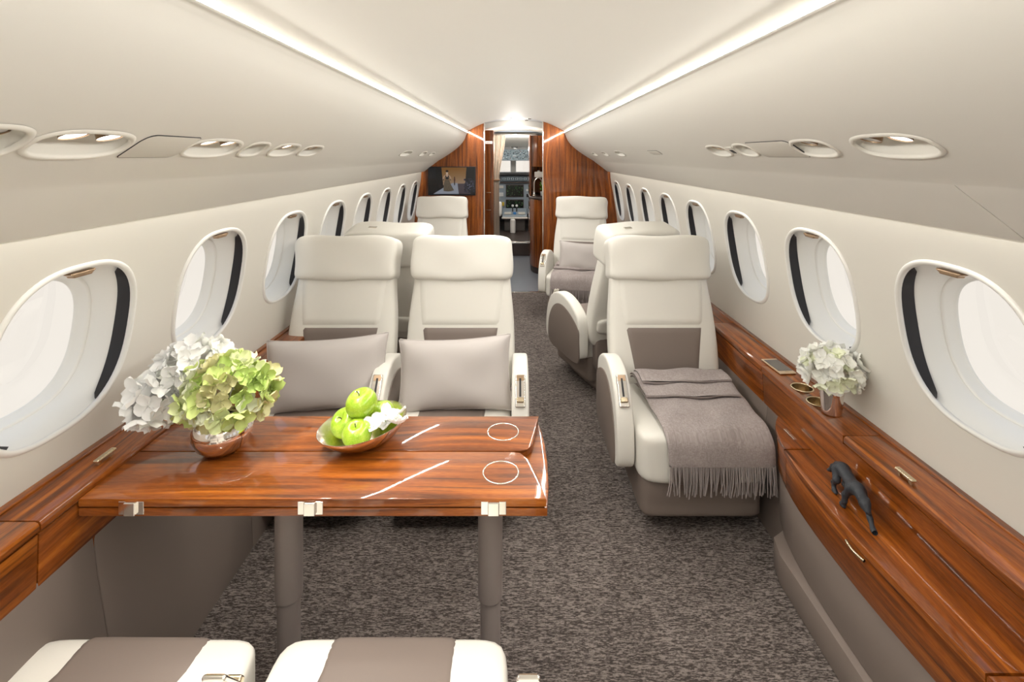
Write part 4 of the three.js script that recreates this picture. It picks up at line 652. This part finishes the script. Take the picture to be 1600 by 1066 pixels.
  mesh('carcass', grain(boxAt(0.20, 0.62, 1.33, 1.742, 6.5, 7.1, 0.006), 'y', 0.7), M.wood, UA);
  mesh('side_post', grain(boxAt(0.178, 0.2, 0.952, 1.742, 6.45, 7.1, 0.004), 'y', 0.2), M.wood, UA);
  mesh('back_panel', grain(boxAt(0.2, 0.62, 0.952, 1.33, 7.0, 7.1, 0.004), 'y', 0.4), M.wood, UA);
  mesh('door', grain(boxAt(0.30, 0.5, 1.36, 1.72, 6.485, 6.5, 0.004), 'y', 0.9), M.wood, UA);
  mesh('latch', boxAt(0.40, 0.42, 1.48, 1.52, 6.475, 6.487, 0.002), M.steel, UA);
  const TA = thing('tap', 'arched metal tap on the galley counter', 'tap', [0.235, 0.95, 6.4]); mesh('spout', tube([V(0, 0, 0), V(0, 0.1, 0), V(0.01, 0.2, 0), V(0.05, 0.24, 0), V(0.095, 0.21, 0), V(0.1, 0.15, 0)], 0.0085, 30, 10), M.steel, TA); mesh('base', lathe([[0, 0], [0.022, 0], [0.022, 0.01], [0.014, 0.02], [0.014, 0.06], [0, 0.065]], 24), M.steel, TA); mesh('handle', tube([V(0, 0.045, 0), V(-0.02, 0.06, 0.02), V(-0.03, 0.075, 0.03)], 0.006, 8, 8), M.bronze, TA);
  const CO = thing('towel_dispenser', 'small beige dispenser under the upper galley cabinet', 'dispenser', [0.30, 1.225, 6.55]); mesh('case', box(0.11, 0.075, 0.08, 0.01, 3), M.cream, CO); mesh('spout', box(0.03, 0.02, 0.03, 0.004).translate(0, 0.045, 0), M.hatch, CO);
  const PL = thing('potted_herb', 'small green plant on the galley counter behind the tap', 'plant', [0.352, 0.95, 6.53]); mesh('pot', lathe([[0, 0], [0.025, 0], [0.032, 0.055], [0.029, 0.055], [0.023, 0.004], [0, 0.004]], 20), M.white, PL);
  const rp = rng(44), lm = new THREE.MeshStandardMaterial({ color: new THREE.Color().setRGB(0.2, 0.42, 0.06), roughness: 0.6, side: THREE.DoubleSide }), lg = petalGeo(0.05, 0.014, 0.012, 0.01); for (let i = 0; i < 22; i++) { const l = mesh('leaf', lg, lm, PL); l.position.set((rp() - 0.5) * 0.03, 0.05 + rp() * 0.09, (rp() - 0.5) * 0.03); l.rotation.set(rp() * 0.6, rp() * 6.28, 0.3 + rp() * 0.8); }
}

// ------------------------------------------------------------------ cockpit
{
  structure('ceiling_cockpit', (() => { const rows = [[7.5, 1.80], [8.2, 1.78], [8.8, 1.70], [9.0, 1.64]].map(([d, y]) => { const r = []; for (let i = 0; i <= 16; i++) { const x = -1.1 + 2.2 * i / 16; r.push(V(x, y - 0.16 * x * x, -d)); } return r; }); const up = rows.slice().reverse().map((r) => r.map((p) => p.clone().add(V(0, 0.03, 0)))); return gridGeo([...rows, ...up]); })(), M.headliner, 'cream cockpit headliner', 'ceiling');
  { const W = structure('wall_cockpit_left', null, null, 'dark cockpit side wall behind the captain seat'); mesh('lower_lining', boxAt(-1.2, -0.85, 0.19, 0.95, 7.45, 10.35, 0.004), M.cockpitLining, W); mesh('upper_lining', boxAt(-1.2, -0.85, 1.6, 1.84, 7.45, 10.35, 0.004), M.headliner, W); mesh('rear_pillar', boxAt(-1.2, -0.85, 0.95, 1.6, 7.45, 8.2, 0.004), M.headliner, W); mesh('front_pillar', boxAt(-1.2, -0.85, 0.95, 1.6, 9.75, 10.35, 0.004), M.headliner, W); mesh('side_pane', boxAt(-1.153, -1.147, 0.95, 1.6, 8.2, 9.75, 0.001), M.glass, W); }
  { const W = structure('wall_cockpit_right', null, null, 'dark cockpit side wall behind the co-pilot seat'); mesh('lower_lining', boxAt(0.85, 1.2, 0.19, 0.95, 7.45, 10.35, 0.004), M.cockpitLining, W); mesh('upper_lining', boxAt(0.85, 1.2, 1.6, 1.84, 7.45, 10.35, 0.004), M.headliner, W); mesh('rear_pillar', boxAt(0.85, 1.2, 0.95, 1.6, 7.45, 8.2, 0.004), M.headliner, W); mesh('front_pillar', boxAt(0.85, 1.2, 0.95, 1.6, 9.75, 10.35, 0.004), M.headliner, W); mesh('side_pane', boxAt(1.147, 1.153, 0.95, 1.6, 8.2, 9.75, 0.001), M.glass, W); }
  // front wall with two windscreens
  const FW = structure('wall_windscreen', null, null, 'grey cockpit front with two windscreen panes');
  const d = 9.75, ys = [1.14, 1.40];
  mesh('upper_frame', boxAt(-0.86, 0.86, ys[1], 1.75, d, d + 0.05, 0.004), M.white, FW); mesh('lower_frame', boxAt(-0.86, 0.86, 0.19, ys[0], d, d + 0.05, 0.004), M.cockpitLining, FW);
  mesh('center_post', boxAt(-0.085, -0.015, ys[0] - 0.01, ys[1] + 0.01, d - 0.01, d + 0.05, 0.006), M.hatch, FW);
  for (const x of [-0.86, 0.70]) mesh('side_post', boxAt(x, x + 0.16, ys[0] - 0.01, ys[1] + 0.01, d, d + 0.05, 0.006), M.hatch, FW);
  for (const [k, x0, x1] of [[1, -0.70, -0.085], [2, -0.015, 0.70]]) { const W = structure('window_cockpit_' + k, null, null, k === 1 ? 'windscreen pane before the captain seat' : 'windscreen pane before the co-pilot seat', 'window'); mesh('gasket', (() => { const s = shapeOf([[x0, ys[0]], [x1, ys[0]], [x1, ys[1]], [x0, ys[1]]]), h = new THREE.Path(); h.moveTo(x0 + 0.02, ys[0] + 0.02); h.lineTo(x0 + 0.02, ys[1] - 0.02); h.lineTo(x1 - 0.02, ys[1] - 0.02); h.lineTo(x1 - 0.02, ys[0] + 0.02); s.holes.push(h); return ext(s, 0.02).translate(0, 0, -d); })(), M.white, W); mesh('pane', boxAt(x0 + 0.01, x1 - 0.01, ys[0] + 0.01, ys[1] - 0.01, d + 0.01, d + 0.014, 0.001), M.glass, W); }
  // instrument texture helper
  const panelTex = (w, h, base, fn) => { const c = document.createElement('canvas'); c.width = w; c.height = h; const g = c.getContext('2d'); g.fillStyle = base; g.fillRect(0, 0, w, h); fn(g, rng(w + h)); const t = new THREE.CanvasTexture(c); t.colorSpace = THREE.SRGBColorSpace; t.magFilter = THREE.LinearFilter; return t; };
  const face = (t, e = 0) => new THREE.MeshStandardMaterial(e ? { color: 0x0a0a0a, emissive: 0xffffff, emissiveMap: t, emissiveIntensity: e, roughness: 0.2 } : { map: t, roughness: 0.5 });
  const dots = (g, r, w, h, n, cols) => { for (let i = 0; i < n; i++) { g.fillStyle = cols[Math.floor(r() * cols.length)]; const s = 4 + r() * 9; g.fillRect(r() * (w - s), r() * (h - s), s, s * (0.5 + r() * 0.8)); } };
  const O = thing('overhead_panel', 'blue grey overhead switch panel above the windscreen', 'panel', [0, 1.49, 9.0]);
  mesh('housing', box(0.85, 0.205, 0.06, 0.008), M.grey, O);
  const ot = mesh('switch_face', new THREE.PlaneGeometry(0.82, 0.18), face(panelTex(512, 128, '#8fa3ad', (g, r) => { dots(g, r, 512, 128, 420, ['#2c3a42', '#4d626c', '#c9d6da', '#1e282e', '#6b8490']); dots(g, r, 512, 128, 8, ['#8a4040']); })), O); ot.position.z = 0.031;
  const IP = thing('instrument_panel', 'grey cockpit instrument panel with two dark displays', 'panel', [-0.02, 0, 9.2]);
  mesh('fascia', box(1.7, 0.74, 0.05, 0.01).translate(0, 0.77, 0), M.grey, IP);
  { const g = ext(splineShape([[-0.62, 1.09], [-0.45, 1.15], [0, 1.165], [0.45, 1.15], [0.62, 1.09], [0.3, 1.105], [0, 1.112], [-0.3, 1.105]], 50), 0.3, 0.01); g.translate(0, 0, 0.02); mesh('glareshield', g, M.black, IP); }
  { const g = mesh('mode_selector', box(0.5, 0.085, 0.03, 0.006).translate(-0.0, 1.055, 0.1), M.grey, IP); const t = mesh('selector_face', new THREE.PlaneGeometry(0.48, 0.07), face(panelTex(512, 64, '#3d4b54', (q, r) => { for (let i = 0; i < 6; i++) { q.fillStyle = '#9fb0b8'; q.fillRect(20 + i * 82, 14, 58, 36); q.fillStyle = '#1b2328'; q.beginPath(); q.arc(48 + i * 82, 32, 13, 0, 7); q.fill(); } })), g); t.position.set(0, 1.055, 0.1155); }
  mesh('brow', box(0.55, 0.03, 0.05, 0.005).translate(0, 0.985, 0.06), M.darkTrim, IP);
  const disp = (name, y, h) => { const b = mesh(name, box(0.33, h + 0.03, 0.02, 0.005).translate(0.0, y, 0.033), M.darkTrim, IP); const t = mesh('screen', new THREE.PlaneGeometry(0.3, h), face(panelTex(256, 128, '#050806', (g, r) => { dots(g, r, 256, 128, 130, ['#123018', '#2c5a2a', '#0a1a10', '#4b6b3a', '#101418', '#6a7a5a']); g.strokeStyle = '#0a0a0a'; g.lineWidth = 10; g.beginPath(); g.moveTo(20, 90); g.lineTo(240, 40); g.stroke(); }), 0.7), b); t.position.set(0, y, 0.0435); };
  disp('upper_display', 0.83, 0.20); disp('lower_display', 0.555, 0.20);
  for (const [x, y, w, h, m] of [[-0.25, 0.9, 0.08, 0.05, 'g'], [-0.25, 0.76, 0.08, 0.07, 'w'], [0.24, 0.84, 0.06, 0.035, 'w'], [0.24, 0.74, 0.05, 0.06, 'k']]) mesh('switch_block', box(w, h, 0.02, 0.004).translate(x, y, 0.032), m === 'w' ? M.white : m === 'k' ? M.black : M.hatch, IP);
  mesh('trim_knob', box(0.04, 0.07, 0.03, 0.006).translate(-0.215, 0.585, 0.04), M.yellow ??= new THREE.MeshStandardMaterial({ color: new THREE.Color().setRGB(0.75, 0.55, 0.06), roughness: 0.5 }), IP);
  const PD = thing('center_pedestal', 'cockpit centre pedestal with throttle levers and pale rim', 'pedestal', [-0.02, 0, 8.65]);
  { const g = box(0.42, 0.05, 0.55, 0.01); g.translate(0, 0.475, 0); const p = g.attributes.position; for (let i = 0; i < p.count; i++) p.setY(i, p.getY(i) - p.getZ(i) * 0.13); g.computeVertexNormals(); mesh('top', g, M.grey, PD); }
  mesh('body', boxAt(-0.18, 0.18, 0.19, 0.44, -0.2, 0.26, 0.02), M.cockpitLining, PD);
  mesh('rim', box(0.44, 0.03, 0.03, 0.01, 3).translate(0, 0.425, 0.285), M.cream, PD);
  for (const x of [-0.035, 0.035]) { const l = mesh('throttle', tube([V(x, 0.5, 0), V(x, 0.57, -0.02), V(x, 0.6, 0.0)], 0.01, 8, 8), M.black, PD); mesh('knob', new THREE.SphereGeometry(0.022, 14, 10).translate(x, 0.605, 0), M.white, l); }
  for (const x of [-0.12, 0.12]) mesh('key_block', box(0.12, 0.03, 0.16, 0.01).translate(x, 0.49, 0.14), M.hatch, PD);
  mesh('trim_switch', box(0.05, 0.04, 0.05, 0.008).translate(0, 0.495, 0.18), M.blue ??= new THREE.MeshStandardMaterial({ color: new THREE.Color().setRGB(0.06, 0.25, 0.6), roughness: 0.4 }), PD);
  const X = thing('extinguisher', 'white bottle standing against the cockpit pedestal', 'extinguisher', [-0.05, 0.19, 8.28]); mesh('bottle', lathe([[0, 0], [0.042, 0], [0.046, 0.006], [0.046, 0.2], [0.036, 0.225], [0.016, 0.232], [0, 0.234]], 24), M.white, X); mesh('cap', lathe([[0, 0.232], [0.012, 0.232], [0.012, 0.245], [0, 0.245]], 12), M.hatch, X);
  for (const sd of [-1, 1]) { const Q = thing('pilot_seat', sd < 0 ? 'dark pilot seat with pale headrest behind the curtain' : 'pilot seat with pale sheepskin arm beyond the galley', 'seat', [sd * 0.5, 0.19, 8.5]); mesh('back', softBox(0.2, 0.36, 0.06, 6, 10).translate(0, 0.62, 0.2), M.cockpitLining, Q); mesh('cushion', softBox(0.22, 0.07, 0.24, 6, 10).translate(0, 0.3, -0.04), M.cockpitLining, Q); mesh('base', box(0.24, 0.24, 0.26, 0.02).translate(0, 0.12, -0.02), M.black, Q); mesh('arm', softBox(0.035, 0.12, 0.05, 4, 8).translate(-sd * 0.235, 0.40, 0.24), M.white, Q); mesh('headrest', softBox(0.12, 0.08, 0.05, 5, 8).translate(0, 1.05, 0.22), M.cream, Q); }
  const VN = thing('cockpit_vent', 'dark oval vent in the cockpit headliner', 'vent', [-0.02, 1.63, 9.02]); mesh('ring', new THREE.TorusGeometry(0.06, 0.008, 8, 28).scale(1.2, 0.32, 1), M.steel, VN); mesh('opening', new THREE.CylinderGeometry(0.058, 0.058, 0.02, 28).rotateX(Math.PI / 2).scale(1.2, 0.3, 1), M.black, VN);
}

scene.traverse((o) => { if (o.isMesh) o.castShadow = o.receiveShadow = true; });
renderer.render(scene, camera);
